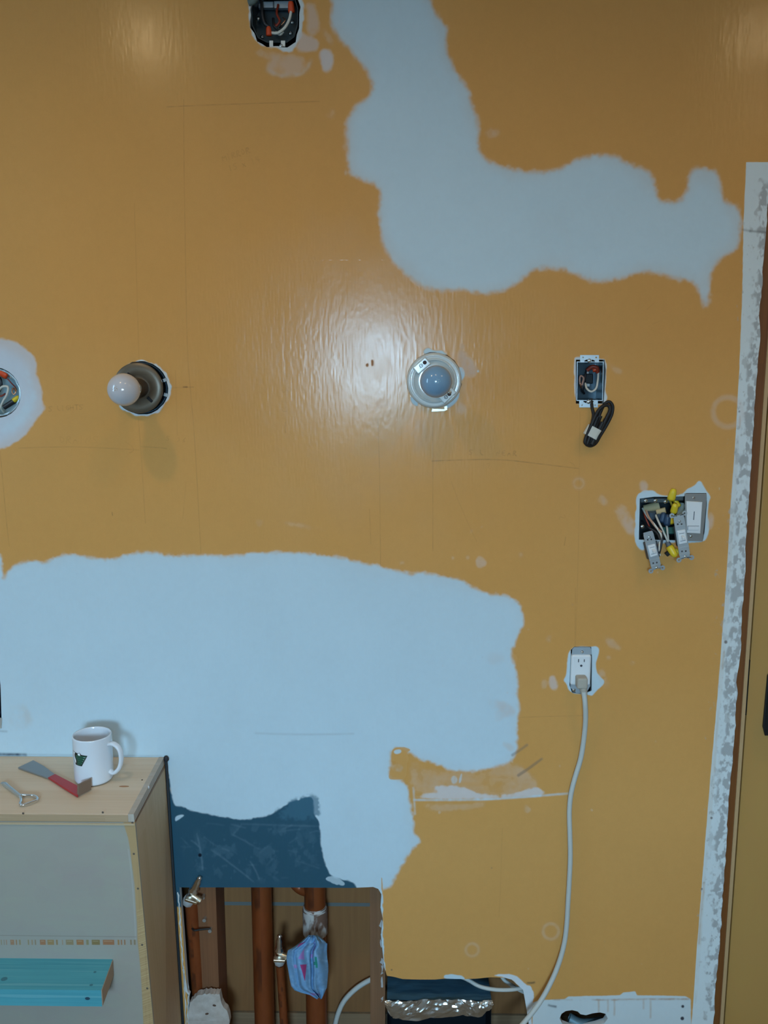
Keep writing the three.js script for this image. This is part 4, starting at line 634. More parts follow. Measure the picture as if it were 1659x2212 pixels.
// old brown lamp holder
{
  const O = W(306, 838), t = thing('lamp_holder', 'old brown wall lamp holder with a frosted white bulb', 'lamp', O);
  const r = W(363, 838).x - O.x, oldMat = std(0.16, 0.125, 0.085, 0.38, 0.4, { map: texture(256, 256, (u, v) => { const n = fbm(u * 18, v * 14, 4); return mix3([0.75, 0.75, 0.72], [1.0, 1.0, 1.0], n); }) });
  part('box_shell', shell(circle(0, 0, r * 0.97, 32), -0.004, 0.04), M.boxSteel, t);
  part('box_rim', latheZ([[r * 0.965, -0.014], [r * 0.965, -0.002], [r * 0.90, -0.003], [r * 0.90, -0.014]], 40), std(0.08, 0.15, 0.22, 0.3, 0.8), t, 'dark blue steel rim of the box');
  const off = (g) => g.translate(-0.004, 0, 0);
  part('base_plate', off(latheZ([[r * 0.84, 0.001], [r * 0.93, 0.007], [r * 0.945, 0.012], [r * 0.92, 0.016], [r * 0.74, 0.0175], [r * 0.60, 0.0165], [r * 0.50, 0.014], [r * 0.40, 0.013], [r * 0.36, 0.015], [r * 0.335, 0.024], [r * 0.32, 0.040]], 56)), oldMat, t, 'dished brown base plate');
  part('socket', latheZ([[r * 0.34, 0.014], [r * 0.345, 0.022], [r * 0.30, 0.026], [r * 0.31, 0.034], [r * 0.27, 0.037], [r * 0.275, 0.046], [r * 0.24, 0.048]], 40), std(0.07, 0.05, 0.035, 0.45, 0.2), t);
  for (const a of [2.2, -0.84]) { const x = r * 0.57 * Math.cos(a), y = r * 0.57 * Math.sin(a); part('screw_slot', rbox(0.014, 0.006, 0.003, 0.001).rotateZ(-0.75).translate(x, y, 0.0163), M.blackHole, t); }
  for (const a of [0.32, -0.28]) part('box_tab', rbox(0.010, 0.007, 0.002, 0.0006).rotateZ(a).translate(r * 0.95 * Math.cos(a), r * 0.95 * Math.sin(a), -0.001), M.screw, t);
  bulb(t, 0.118, phys(0.52, 0.50, 0.51, 0.10, { clearcoat: 0.6, clearcoatRoughness: 0.03, specularIntensity: 1 }), [-0.007, 0.002, std(0.35, 0.24, 0.14, 0.6)]);
}
// white porcelain lamp holder
{
  const O = W(937.5, 822), t = thing('lamp_holder', 'white porcelain lamp holder with a pale blue bulb', 'lamp', O);
  const r = W(997, 822).x - O.x, por = phys(0.56, 0.60, 0.58, 0.22, { clearcoat: 0.7, clearcoatRoughness: 0.06 });
  part('box_shell', shell(circle(0, 0, r * 0.93, 32), -0.004, 0.04), M.boxSteel, t);
  part('base_plate', latheZ([[r * 0.90, 0.0], [r * 0.985, 0.0005], [r, 0.004], [r * 0.985, 0.010], [r * 0.93, 0.0145], [r * 0.88, 0.015], [r * 0.84, 0.0135], [r * 0.79, 0.0145], [r * 0.76, 0.0175], [r * 0.735, 0.0165], [r * 0.70, 0.0125], [r * 0.45, 0.012], [r * 0.40, 0.016], [r * 0.39, 0.045], [r * 0.34, 0.047], [r * 0.33, 0.03]], 64), por, t);
  for (const [a, dark] of [[2.28, 1], [-0.82, -1]]) {
    const pad = part('terminal_pad', rbox(0.019, 0.034, 0.006, 0.0028, 0, 0, 0), por, t); pad.position.set(r * 0.70 * Math.cos(a), r * 0.70 * Math.sin(a), 0.0155); pad.rotation.z = a;
    const hy = dark > 0 ? -0.0085 : 0.004; part('screw_hole', latheZ([[0.0001, 0.0034], [0.0037, 0.0034], [0.0044, 0.0024]], 18).translate(0.001, hy, 0), std(0.03, 0.008, 0.006, 0.6), pad, 'dark screw hole');
    const mk = dark > 0 ? 0.001 : -0.005; part('stamp', [new THREE.TorusGeometry(0.0032, 0.0006, 6, 18).translate(0.001, mk, 0.0031), rbox(0.0012, 0.004, 0.0008, 0.0003, 0.001, mk, 0.0031), rbox(0.0008, 0.004, 0.0008, 0.0003, -0.0015, mk + 0.0035, 0.0031)], std(0.05, 0.06, 0.06, 0.5), pad, 'round approval stamp');
    if (dark < 0) part('screw', latheZ([[0.0001, 0.006], [0.003, 0.0055], [0.0038, 0.003]], 14).translate(-0.0005, hy + 0.003, 0), M.screw, pad);
  }
  const q = local(O); part('mounting_tab', [extrude([q(932, 889), q(934, 883), q(960, 884), q(960, 878), q(966, 877), q(966, 885), q(960, 887.5)], 0.0005, 0.0015)], M.zinc, t, 'bright steel ear of the box');
  bulb(t, 0.098, phys(0.19, 0.33, 0.47, 0.12, { clearcoat: 0.6, clearcoatRoughness: 0.03 }), [0.0015, 0.001, std(0.30, 0.48, 0.55, 0.6)]);
}
// device box with taped black cord
const earPlate = (q, x0, x1, y0, y1, up, z) => {
  const m = (x0 + x1) / 2, s = up ? 1 : -1, yo = up ? y0 : y1, yi = up ? y1 : y0, out = [[x0, yo], [x1, yo], [x1, yi], [x1 - 9, yi], [x1 - 9, yi - s * 4], [m + 5, yi - s * 7], [m + 4, yi - s * 1], [m, yi + s * 1], [m - 4, yi - s * 1], [m - 5, yi - s * 7], [x0 + 9, yi - s * 4], [x0 + 9, yi], [x0, yi]].map(([x, y]) => q(x, y, z));
  const hole = (x, y, r) => { const c = q(x, y, z), rr_ = q(x + r, y, z).x - c.x; return circle(c.x, c.y, rr_, 10); };
  return extrude(out, z, 0.0016, 0, [hole(x0 + 6, (yo * 2 + yi) / 3, 2), hole(x1 - 6, (yo * 2 + yi) / 3, 2)]);
};
{
  const O = W(1274, 824), q = local(O), t = thing('device_box', 'bright steel device box with black cord hanging from it', 'electrical box', O);
  part('box_shell', shell([q(1246, 865), q(1301, 865), q(1303, 782), q(1247, 782)], 0.0005, 0.056), M.boxSteel, t);
  part('box_rim', [extrude([q(1245, 866), q(1302, 866), q(1304, 781), q(1246, 781)], -0.001, 0.002, 0, [[q(1246.6, 864.4), q(1300.6, 864.4), q(1302.4, 782.6), q(1247.6, 782.6)]])], M.zinc, t);
  part('mounting_tab', earPlate(q, 1253, 1293.5, 767, 783, true, 0.001), M.zinc, t, 'white steel ear'); part('mounting_tab', earPlate(q, 1251, 1291, 864, 880, false, 0.001), M.zinc, t, 'white steel ear');
  for (const [x, y] of [[1273, 779], [1271, 868]]) { const p = q(x, y, 0.002); part('screw', latheZ([[0.001, 0.0032], [0.0034, 0.0028], [0.0042, 0.0005]], 14).translate(p.x, p.y, 0.0022), M.screw, t); }
  loop(t, q, [[1268, 800, -0.02], [1280, 792, -0.016], [1290, 795, -0.016], [1291, 805, -0.02]], 0.0042, M.wireRed); wireNut(t, q(1280, 800, -0.02), V(1, 0.35, 0.2), M.nutOrange, 0.7);
  loop(t, q, [[1293, 802, -0.02], [1291, 825, -0.010], [1287, 840, -0.008], [1277, 846, -0.008], [1268, 840, -0.01], [1264, 828, -0.02]], 0.0022, M.wireWhite);
  loop(t, q, [[1255, 838, -0.02], [1252, 822, -0.012], [1254, 812, -0.012], [1260, 816, -0.014], [1257, 832, -0.016]], 0.0018, std(0.45, 0.26, 0.20, 0.5)); loop(t, q, [[1266, 800, -0.03], [1262, 822, -0.02], [1258, 842, -0.02], [1262, 850, -0.03]], 0.0024, M.wireBlack); loop(t, q, [[1252, 815, -0.018], [1253, 830, -0.014], [1255, 838, -0.018]], 0.0014, M.copperBright);
  for (const [x, y, w, h] of [[1269, 806, 8, 8], [1271, 831, 9, 9]]) { const p = q(x, y, -0.045); part('knockout', rbox(0.009, 0.009, 0.003, 0.0008).translate(p.x, p.y, p.z - 0.008), M.screw, t); }
  part('clamp', rbox(0.016, 0.02, 0.012, 0.002).translate(q(1271, 818, -0.05).x, q(1271, 818, -0.05).y, -0.047), M.rubber, t);
}
{
  const O = W(1290, 915, 0.012), q = local(O), t = thing('power_cord', 'bundled black power cord with a white tape band', 'cord', O);
  const pts = [[1277, 862, -0.004], [1279, 880, 0.006], [1282, 897, 0.012], [1277, 922, 0.014], [1269, 948, 0.012], [1266, 959, 0.012], [1272, 962, 0.014], [1278, 948, 0.016], [1288, 918, 0.016], [1298, 888, 0.014], [1307, 872, 0.012], [1316, 868, 0.012], [1323, 876, 0.012], [1322, 893, 0.012], [1312, 915, 0.012], [1296, 942, 0.012], [1286, 958, 0.012], [1274, 963, 0.016], [1264, 956, 0.02], [1266, 944, 0.02], [1280, 912, 0.021], [1292, 888, 0.021], [1303, 877, 0.02], [1314, 876, 0.018], [1318, 884, 0.018], [1310, 903, 0.018], [1298, 928, 0.018], [1288, 950, 0.018], [1277, 960, 0.010], [1270, 950, 0.008], [1284, 915, 0.008], [1295, 893, 0.008]];
  part('cord', tubeOf(pts.map((p) => q(...p)), 0.0034, false, 260, 8), M.rubber, t);
  for (const [a, b, z] of [[[1264, 955], [1286, 902], 0.014], [[1268, 959], [1291, 900], 0.018], [[1272, 961], [1297, 898], 0.014], [[1278, 960], [1302, 912], 0.018], [[1284, 957], [1309, 905], 0.014]]) part('cord_strand', rod(q(a[0], a[1], z), q(b[0], b[1], z), 0.0044, 0.004, 10), M.rubber, t);
  const ax = q(1290, 918, 0.014).sub(q(1269, 956, 0.014)).normalize(), n = V(-ax.y, ax.x, 0), c = q(1280, 933.5, 0.014), prof = [];
  for (let i = 0; i < 20; i++) { const a = i / 20 * 2 * Math.PI; prof.push(V(0.0155 * Math.sign(Math.cos(a)) * Math.pow(Math.abs(Math.cos(a)), 0.6), 0.0095 * Math.sign(Math.sin(a)) * Math.pow(Math.abs(Math.sin(a)), 0.7), 0)); }
  const g = extrude(prof, -0.0105, 0.021, 0.0006); const m4 = new THREE.Matrix4().makeBasis(n, V(0, 0, 1), ax.clone()); if (m4.determinant() < 0) m4.makeBasis(n.clone().negate(), V(0, 0, 1), ax.clone());
  part('tape_band', g.applyMatrix4(m4).translate(c.x, c.y, c.z), std(0.60, 0.58, 0.50, 0.7), t, 'white tape band');
}
// wide box with hanging switches and a dimmer
const GANG = W(1452, 1118), gq = local(GANG);
{
  const t = thing('switch_box', 'wide steel switch box full of wires and yellow connectors', 'electrical box', GANG), q = gq;
  part('box_shell', shell([q(1381, 1166, -.002), q(1521, 1168, -.002), q(1525, 1068, -.002), q(1383, 1076, -.002)], -0.002, 0.055), M.boxSteel, t);
  for (const [x, y] of [[1394, 1081.5], [1415, 1081], [1437, 1083], [1387, 1137]]) { const p = q(x, y, -0.006); part('screw', latheZ([[0.001, 0.0036], [0.0038, 0.0028], [0.0044, 0]], 14).translate(p.x, p.y, -0.004), M.screw, t); }
  part('box_rail', [rbox(0.066, 0.010, 0.006, 0.002).translate(q(1416, 1082).x, q(1416, 1082).y, -0.008), rbox(0.02, 0.012, 0.006, 0.002).translate(q(1468, 1076).x, q(1468, 1076).y, -0.006)], std(0.10, 0.13, 0.14, 0.4, 0.7), t);
  part('cable_tape', [rod(q(1391, 1100, -0.028), q(1424, 1092, -0.022), 0.0085, 0.0095, 14)], M.tapeTan, t, 'beige taped cable end'); part('cable_tape', [rod(q(1418, 1106, -0.02), q(1438, 1102, -0.014), 0.006, 0.0065, 12)], std(0.55, 0.40, 0.20, 0.7), t, 'tan taped cable end');
  part('cable_sheath', [rod(q(1405, 1118, -0.025), q(1408, 1104, -0.02), 0.0095, 0.0085, 12), rod(q(1428, 1118, -0.02), q(1428, 1108, -0.015), 0.009, 0.008, 12)], std(0.06, 0.09, 0.12, 0.5), t);
  wireNut(t, q(1440, 1134, -0.004), V(0.05, 1, 0.1), M.nutBlue, 1.15); wireNut(t, q(1430, 1128, -0.008), V(0.1, 1, 0.1), M.nutBlue, 1.05);
  wireNut(t, q(1449, 1080, 0.002), V(0.15, 1, 0.25), M.nutYellow, 1.25); wireNut(t, q(1455, 1107, 0.006), V(0, 1, 0.5), M.nutYellow, 1.1); wireNut(t, q(1450, 1131, -0.006), V(-0.2, 1, 0.1), M.nutYellow, 1.0); wireNut(t, q(1466, 1094, -0.012), V(-0.7, 1, 0.1), M.nutYellow, 0.9);
  wireNut(t, q(1446, 1180, 0.022), V(0.55, -1, 0.5), M.nutYellow, 1.25); wireNut(t, q(1458, 1190, 0.02), V(0.9, -0.2, 0.2), M.nutYellow, 0.9); part('wire_connector', rod(q(1442, 1172, 0.015), q(1447, 1182, 0.02), 0.005, 0.006, 10), std(0.10, 0.12, 0.14, 0.5), t);
  { const c = q(1442, 1196, 0.014); part('terminal_block', rbox(0.0085, 0.0085, 0.007, 0.001).rotateZ(0.75).translate(c.x, c.y, c.z), M.rubber, t); }
  const ws = [[[1388, 1098, -0.03], [1398, 1115, -0.012], [1415, 1135, 0.006], [1428, 1155, 0.016], [1431, 1170, 0.02]], [[1392, 1092, -0.03], [1402, 1118, -0.006], [1420, 1142, 0.01], [1430, 1150, 0.016]], [[1416, 1112, -0.02], [1424, 1130, 0.0], [1436, 1155, 0.014], [1444, 1172, 0.016]], [[1440, 1134, -0.006], [1442, 1150, 0.006], [1444, 1170, 0.014]], [[1386, 1124, -0.03], [1402, 1140, 0.0], [1418, 1150, 0.012], [1426, 1165, 0.02]]];
  ws.forEach((p, i) => loop(t, q, p, 0.0022, [M.wireWhite, std(0.50, 0.28, 0.18, 0.5), M.wireWhite, M.wireWhite, M.wireBlack][i]));
  loop(t, q, [[1402, 1150, -0.02], [1424, 1140, 0.004], [1431, 1158, 0.018], [1428, 1180, 0.022], [1424, 1196, 0.022]], 0.002, M.wireBlack); loop(t, q, [[1390, 1105, -0.03], [1394, 1118, -0.01], [1402, 1135, -0.004], [1406, 1146, -0.01]], 0.0016, M.wireRed); loop(t, q, [[1425, 1170, 0.02], [1424, 1185, 0.022], [1426, 1200, 0.02]], 0.0018, M.wireWhite); loop(t, q, [[1418, 1168, 0.016], [1422, 1190, 0.02], [1424, 1202, 0.02]], 0.0016, M.wireBlack);
  loop(t, q, [[1448, 1082, 0], [1452, 1092, -0.01], [1460, 1100, -0.02]], 0.0022, std(0.5, 0.4, 0.05, 0.5));
  part('cable_sheath', rod(q(1476, 1088, -0.02), q(1466, 1122, -0.012), 0.007, 0.007, 12), std(0.30, 0.33, 0.28, 0.6), t); part('circuit_board', rbox(0.03, 0.014, 0.004, 0.001).translate(q(1444, 1150).x, q(1444, 1148).y, -0.012), std(0.02, 0.10, 0.08, 0.5), t);
}
{
  const t = thing('dimmer_switch', 'white flat slider dimmer mounted at the side of the switch box', 'switch', GANG), q = gq;
  const frame = [q(1478.5, 1168, .001), q(1517, 1169, .001), q(1526, 1076, .001), q(1524, 1066, .001), q(1479, 1066, .001)], hole = [q(1486, 1150, .001), q(1510, 1151, .001), q(1514, 1083, .001), q(1483, 1083, .001)];
  part('yoke', extrude(frame, 0.0005, 0.003, 0.0005, [hole]), std(0.32, 0.31, 0.29, 0.45, 0.7), t, 'brushed grey metal frame');
  part('face', extrude([q(1483, 1150.5, .004), q(1511.5, 1152, .004), q(1516, 1084, .004), q(1481.5, 1082, .004)], -0.004, 0.012, 0.0012), M.plasticWhite, t);
  const sl = q(1499, 1114, 0.008); part('slider_slot', rbox(0.0016, 0.0175, 0.0006, 0.0002).rotateZ(-0.03).translate(sl.x, sl.y, 0.0081), std(0.10, 0.12, 0.14, 0.6), t);
  const bt = q(1497.5, 1140.5, 0.008); part('button_groove', rbox(0.0235, 0.0092, 0.0006, 0.0002).translate(bt.x, bt.y, 0.0080), std(0.22, 0.25, 0.27, 0.6), t); part('button', rbox(0.022, 0.0078, 0.0016, 0.0006).translate(bt.x + 0.0004, bt.y - 0.0004, 0.0086), M.plasticWhite, t);
  for (const [x, y] of [[1498, 1075], [1492.5, 1158]]) { const p = q(x, y, 0.004); part('screw', latheZ([[0.001, 0.003], [0.0028, 0.0024], [0.0034, 0]], 14).translate(p.x, p.y, 0.0034), M.screw, t); }
  for (let i = 0; i < 3; i++) { const p = q(1480, 1091 + i * 5, .006); part('setting_dot', rbox(0.0016, 0.0016, 0.0014, 0.0003).translate(p.x - 0.0006, p.y, 0.0045), std(0.2, 0.24, 0.25, 0.5), t); }
}
// a toggle switch on its metal yoke, local y up along the yoke
function toggle(t, mat, L, w, plate) {
  part('yoke', [extrude([V(-w / 2, -L * 0.40), V(w / 2, -L * 0.40), V(w / 2, L * 0.42), V(-w / 2, L * 0.42)], 0, 0.0015), extrude([V(-w * 0.42, -L * 0.5), V(w * 0.42, -L * 0.5), V(w / 2, -L * 0.40), V(-w / 2, -L * 0.40)], 0, 0.0012), extrude([V(-w / 2, L * 0.42), V(w / 2, L * 0.42), V(w * 0.44, L * 0.5), V(-w * 0.44, L * 0.5)], 0, 0.0012)], mat, t);
  part('switch_body', rbox(w * 0.92, L * 0.46, 0.016, 0.002, 0, 0, -0.008), std(0.05, 0.06, 0.07, 0.5), t);
  for (const y of [L * 0.245, -L * 0.245, -L * 0.40]) part('yoke_rib', box(w, 0.0016, 0.0022, 0, y, 0.0014), M.zinc, t);
  for (const e of [[-w * 0.60, -L * 0.515], [w * 0.60, -L * 0.515]].concat(plate ? [[-w * 0.60, L * 0.515], [w * 0.60, L * 0.515]] : [])) { const c = circle(e[0], e[1], w * 0.24, 16); part('plaster_ear', [extrude(c, 0, 0.0012, 0, [circle(e[0], e[1], w * 0.075, 10)]), extrude([V(e[0] * 0.25, e[1] * 0.93), V(e[0] * 0.9, e[1] * 0.965), V(e[0] * 0.9, e[1] * 0.99), V(e[0] * 0.25, e[1] * 0.985)], 0, 0.0012)], mat, t); }
  const wp = part('toggle_plate', rbox(w * 0.74, L * 0.31, 0.004, 0.0012, 0, 0, 0.0025), M.plasticWhite, t, 'white plastic toggle plate'); part('toggle_lever', rbox(w * 0.24, L * 0.085, 0.011, 0.0015, 0, L * 0.015, 0.008).rotateX(0.25), M.plasticWhite, wp);
  part('toggle_slot', [rbox(w * 0.5, L * 0.012, 0.0006, 0.0002, 0, L * 0.085, 0.0046), rbox(w * 0.5, L * 0.012, 0.0006, 0.0002, 0, -L * 0.085, 0.0046)], std(0.2, 0.22, 0.24, 0.6), wp);
  for (const y of [L * 0.36, -L * 0.46]) part('screw', latheZ([[0.001, 0.003], [0.0024, 0.0026], [0.003, 0.001]], 12).translate(0, y, 0.0008), M.screw, t);
  for (const [x, y] of [[-w * 0.2, L * 0.30], [w * 0.15, L * 0.285], [-w * 0.2, -L * 0.33], [w * 0.15, -L * 0.34]]) part('yoke_hole', latheZ([[0.0001, 0.0017], [0.0016, 0.0017], [0.002, 0.0014]], 10).translate(x, y, 0), std(0.05, 0.05, 0.05, 0.6), t);
}
{
  const a = W(1401, 1150, 0.03), b = W(1416, 1227, 0.022), O = a.clone().add(b).multiplyScalar(0.5), L = a.distanceTo(b) * 1.0;
  const t = thing('toggle_switch', 'dull grey toggle switch dangling below the switch box', 'switch', O); toggle(t, M.zincDull, L, 0.021, false); t.rotation.set(-0.1, 0.1, Math.atan2(a.x - b.x, b.y - a.y) + Math.PI);
}
{
  const a = W(1465, 1111, 0.036), b = W(1480, 1207, 0.036), O = a.clone().add(b).multiplyScalar(0.5), L = a.distanceTo(b) * 0.97;
  const t = thing('toggle_switch', 'bluish zinc toggle switch with eared ends hanging beside the dimmer', 'switch', O); toggle(t, M.zinc, L, 0.0215, true); t.rotation.set(0, 0, Math.atan2(a.x - b.x, b.y - a.y) + Math.PI);
}
// outlet with plug and cord
{
  const O = W(1256, 1448), q = local(O), t = thing('wall_outlet', 'white wall outlet with a cord plugged in its lower socket', 'outlet', O);
  part('box_shell', shell([q(1234, 1494, -.001), q(1276, 1494, -.001), q(1277, 1400, -.001), q(1236, 1400, -.001)], -0.001, 0.05), M.boxSteel, t);
  part('yoke', [extrude([q(1235, 1414, .002), q(1278, 1414, .002), q(1278, 1405, .002), q(1275, 1398, .002), q(1240, 1398, .002), q(1236, 1403, .002)], 0.0005, 0.0018), extrude([q(1232, 1486, .002), q(1242, 1492, .002), q(1244, 1497, .002), q(1266, 1497, .002), q(1275, 1482, .002), q(1275, 1477, .002), q(1232, 1477, .002)], 0.0005, 0.0018)], M.zincDull, t, 'grey steel mounting strap');
  for (const [x, y] of [[1257.5, 1408.5], [1240, 1490.5]]) { const p = q(x, y, .003); part('screw', latheZ([[0.001, 0.004], [0.003, 0.0032], [0.004, 0]], 6).translate(p.x, p.y, 0.002), M.screw, t); }
  const wF = q(1277, 1440, .006).x - q(1233.5, 1440, .006).x, hF = q(1255, 1415, .006).y - q(1255, 1481, .006).y, c = q(1255, 1448, .006);
  const f = part('face', rbox(wF, hF, 0.018, 0.005).translate(c.x, c.y, -0.002), M.plasticWhite, t);
  const slot = (px, py, w, h) => { const p = q(px, py, 0.008); part('socket_slot', rbox(w, h, 0.0012, 0.0003).translate(p.x, p.y, 0.0069), std(0.06, 0.06, 0.07, 0.7), f); };
  slot(1250, 1427.5, 0.0018, 0.0068); slot(1262.3, 1427.5, 0.0018, 0.0058); { const p = q(1255.8, 1438.5, 0.008); part('socket_slot', latheZ([[0.0001, 0.0075], [0.0024, 0.0075], [0.0028, 0.0065]], 14).translate(p.x, p.y, 0), std(0.06, 0.06, 0.07, 0.7), f); }
}
{
  const O = W(1256, 1470, 0.02), q = local(O), t = thing('extension_cord', 'pale grey power cord running from the outlet down the orange wall', 'cord', O);
  const body = merge([rbox(0.022, 0.024, 0.026, 0.004)
    .translate(q(1256, 1472, 0.02).x, q(1256, 1473, 0.02).y, 0.0), rod(q(1258.5, 1478, 0.024), q(1262.5, 1502, 0.026), 0.0088, 0.0062, 18).toNonIndexed()]);
  part('plug', body, M.plugTan, t, 'tan moulded plug');
  const path = [[1261.5, 1494, 0.028], [1264, 1520, 0.03], [1265, 1550, 0.024], [1262, 1590, 0.016], [1254, 1640, 0.012], [1242, 1680, 0.011], [1233.5, 1715, 0.011], [1230, 1750, 0.011], [1231, 1800, 0.012], [1232, 1850, 0.013], [1230, 1900, 0.014], [1227, 1950, 0.015], [1224, 2000, 0.016], [1218, 2042, 0.018], [1206, 2084, 0.022], [1190, 2122, 0.03], [1168, 2162, 0.04], [1146, 2192, 0.05], [1126, 2216, 0.062], [1100, 2250, 0.09]].map((p) => q(...p));
  const end = path[path.length - 1].clone(); path.push(V(end.x - 0.03, 0.008 - O.y, end.z + 0.06), V(end.x - 0.08, 0.007 - O.y, end.z + 0.18), V(end.x - 0.05, 0.007 - O.y, end.z + 0.45));
  part('cord', tubeOf(path, 0.0054, false, 260, 12), M.cordGrey, t);
}

// ------------------------------------------------------------------ wooden bench cabinet under the white patch
const TOPY = 0.76;
function hexa(c) {                                                            // box with eight given corners: index bits x, y, z
  const g = new THREE.BoxGeometry(1, 1, 1), p = g.attributes.position;
  for (let i = 0; i < p.count; i++) { const k = (p.getX(i) > 0 ? 1 : 0) + (p.getY(i) > 0 ? 2 : 0) + (p.getZ(i) > 0 ? 4 : 0); p.setXYZ(i, c[k].x, c[k].y, c[k].z); }
  const h = g.toNonIndexed(); h.computeVertexNormals(); return h;
}
const CZ = H(290, 1760, TOPY).z, FTx = H(290, 1760, TOPY).x, BTx = H(355, 1637, TOPY).x;
{
  const fb = W(331.6, 2212, CZ), bb = W(393, 2212, 0.002), ext = (x0, p) => x0 + (p.x - x0) * (TOPY / (TOPY - p.y));
  const FBx = ext(FTx, fb), BBx = ext(BTx, bb), X0 = -1.42, th = 0.018, O = V(-0.95, 0, CZ / 2), TT = 0.0145;
  const t = thing('wooden_cabinet', 'low raw wood cabinet with a grey painted front and teal ledge board', 'cabinet', O);
  const at = (x, y, z) => V(x - O.x, y - O.y, z - O.z), fx = (y) => FTx + (FBx - FTx) * (1 - y / TOPY), bx = (y) => BTx + (BBx - BTx) * (1 - y / TOPY);
  const yT = TOPY - TT, ply = woodTexture([0.60, 0.43, 0.25], [0.48, 0.32, 0.16], 0.25, 0.7, 51);
  const plyMat = std(1, 1, 1, 0.6, 0, { map: ply }), pineTop = std(1, 1, 1, 0.6, 0, { map: woodTexture([0.74, 0.58, 0.42], [0.64, 0.46, 0.29], 0.24, 0.6, 62) });
  part('side_panel', metreUV(hexa([at(bx(0) - th, 0, 0.002), at(bx(0), 0, 0.002), at(bx(yT) - th, yT, 0.002), at(bx(yT), yT, 0.002), at(fx(0) - th, 0, CZ - 0.006), at(fx(0), 0, CZ - 0.006), at(fx(yT) - th, yT, CZ - 0.006), at(fx(yT), yT, CZ - 0.006)])), plyMat, t);
  // front board: painted grey with a raw strip at its edge
  const A = { x0: -1.42, x1: -0.42, y0: 0, y1: TOPY }, [c, x] = canvasOf(1024, 1024), Q = (px, py) => { const w = W(px, py, CZ); return [(w.x - A.x0) / (A.x1 - A.x0) * 1024, (A.y1 - w.y) / (A.y1 - A.y0) * 1024]; };
  x.fillStyle = '#b08f62'; x.fillRect(0, 0, 1024, 1024);
  for (let i = 0; i < 900; i++) { x.fillStyle = `rgba(${rnd() < 0.5 ? '120,84,48' : '205,175,130'},0.10)`; x.fillRect(rr(0, 1024), rr(0, 1024), rr(1, 3), rr(20, 160)); }
  const edge = [[264, 1770], [268, 1785], [276, 1810], [281, 1834], [286, 1870], [290, 1910], [293, 1950], [296, 2000], [297, 2030], [301, 2060], [303, 2090], [306, 2130], [309, 2180], [312, 2260]];
  x.lineWidth = 2; for (let i = 0; i < 62; i++) { x.strokeStyle = `rgba(215,190,140,${rr(0.1, 0.5)})`; const y = 1965 + i * 4.6 + rr(-1.5, 1.5), xa = 297 + (y - 1960) * 0.062; x.beginPath(); x.moveTo(...Q(xa - 2, y + 4)); x.lineTo(...Q(xa + 17, y - 3)); x.stroke(); }
  x.beginPath(); const P0 = edge.map(([a, b]) => Q(a, b)); x.moveTo(0, -10); x.lineTo(P0[0][0], -10); P0.forEach((p) => x.lineTo(p[0] + rr(-0.8, 0.8), p[1])); x.lineTo(P0[P0.length - 1][0], 1040); x.lineTo(0, 1040); x.closePath(); x.fillStyle = '#a0988b'; x.fill(); x.save(); x.clip();
  for (let i = 0; i < 500; i++) { x.fillStyle = `rgba(${rnd() < 0.5 ? '140,134,124' : '176,168,154'},0.05)`; x.beginPath(); x.ellipse(rr(0, 1024), rr(0, 1024), rr(10, 70), rr(6, 40), 0, 0, 7); x.fill(); }
  x.strokeStyle = 'rgba(190,188,182,.25)'; x.lineWidth = 3; x.beginPath(); edge.slice(3, 9).forEach(([a, b], i) => (i ? x.lineTo(...Q(a - 4, b)) : x.moveTo(...Q(a - 4, b)))); x.stroke(); x.restore();
  for (const [xa, w] of [[-60, 14], [-40, 6], [-25, 10], [2, 2], [8, 2], [13, 2], [22, 9], [34, 3], [41, 4], [60, 3], [68, 3], [75, 3], [86, 13], [102, 15], [121, 4], [134, 2], [142, 17], [165, 16], [186, 6], [198, 18], [222, 25], [254, 4], [261, 3], [268, 3], [281, 4], [289, 4]]) { x.fillStyle = `rgba(${120 + 50 * rnd() | 0},${92 + 20 * rnd() | 0},52,${rr(0.55, 0.9)})`; const a = Q(xa, 2030), b = Q(xa + w, 2041); x.fillRect(a[0], a[1], b[0] - a[0], b[1] - a[1]); if (w > 8) { x.fillStyle = 'rgba(185,172,150,.5)'; x.fillRect(a[0] + 2, a[1] + 3, b[0] - a[0] - 5, 2); } }
  x.strokeStyle = 'rgba(120,110,98,.6)'; x.lineWidth = 1.5; x.beginPath(); x.moveTo(...Q(-40, 2020)); x.lineTo(...Q(295, 2024)); x.stroke();
  const tx = new THREE.CanvasTexture(c); tx.colorSpace = THREE.SRGBColorSpace; tx.repeat.set(1 / (A.x1 - A.x0), 1 / (A.y1 - A.y0)); tx.offset.set(-(A.x0 - O.x) / (A.x1 - A.x0), -(A.y0 - O.y) / (A.y1 - A.y0));
  part('front_panel', metreUV(hexa([at(X0, 0, CZ - 0.006), at(fx(0), 0, CZ - 0.006), at(X0, yT - 0.001, CZ - 0.006), at(fx(yT), yT - 0.001, CZ - 0.006), at(X0, 0, CZ), at(fx(0), 0, CZ), at(X0, yT - 0.001, CZ), at(fx(yT), yT - 0.001, CZ)])), [std(1, 1, 1, 0.65, 0, { map: tx })][0], t, 'grey painted front board with raw wood edge');
  part('edge_strip', [box(FTx - X0, 0.0035, 0.004, (FTx + X0) / 2 - O.x, yT - 0.0045, CZ - O.z)], std(0.50, 0.36, 0.21, 0.6), t);
  // top: boards with a worn strip on the end
  const tb = 0.012;
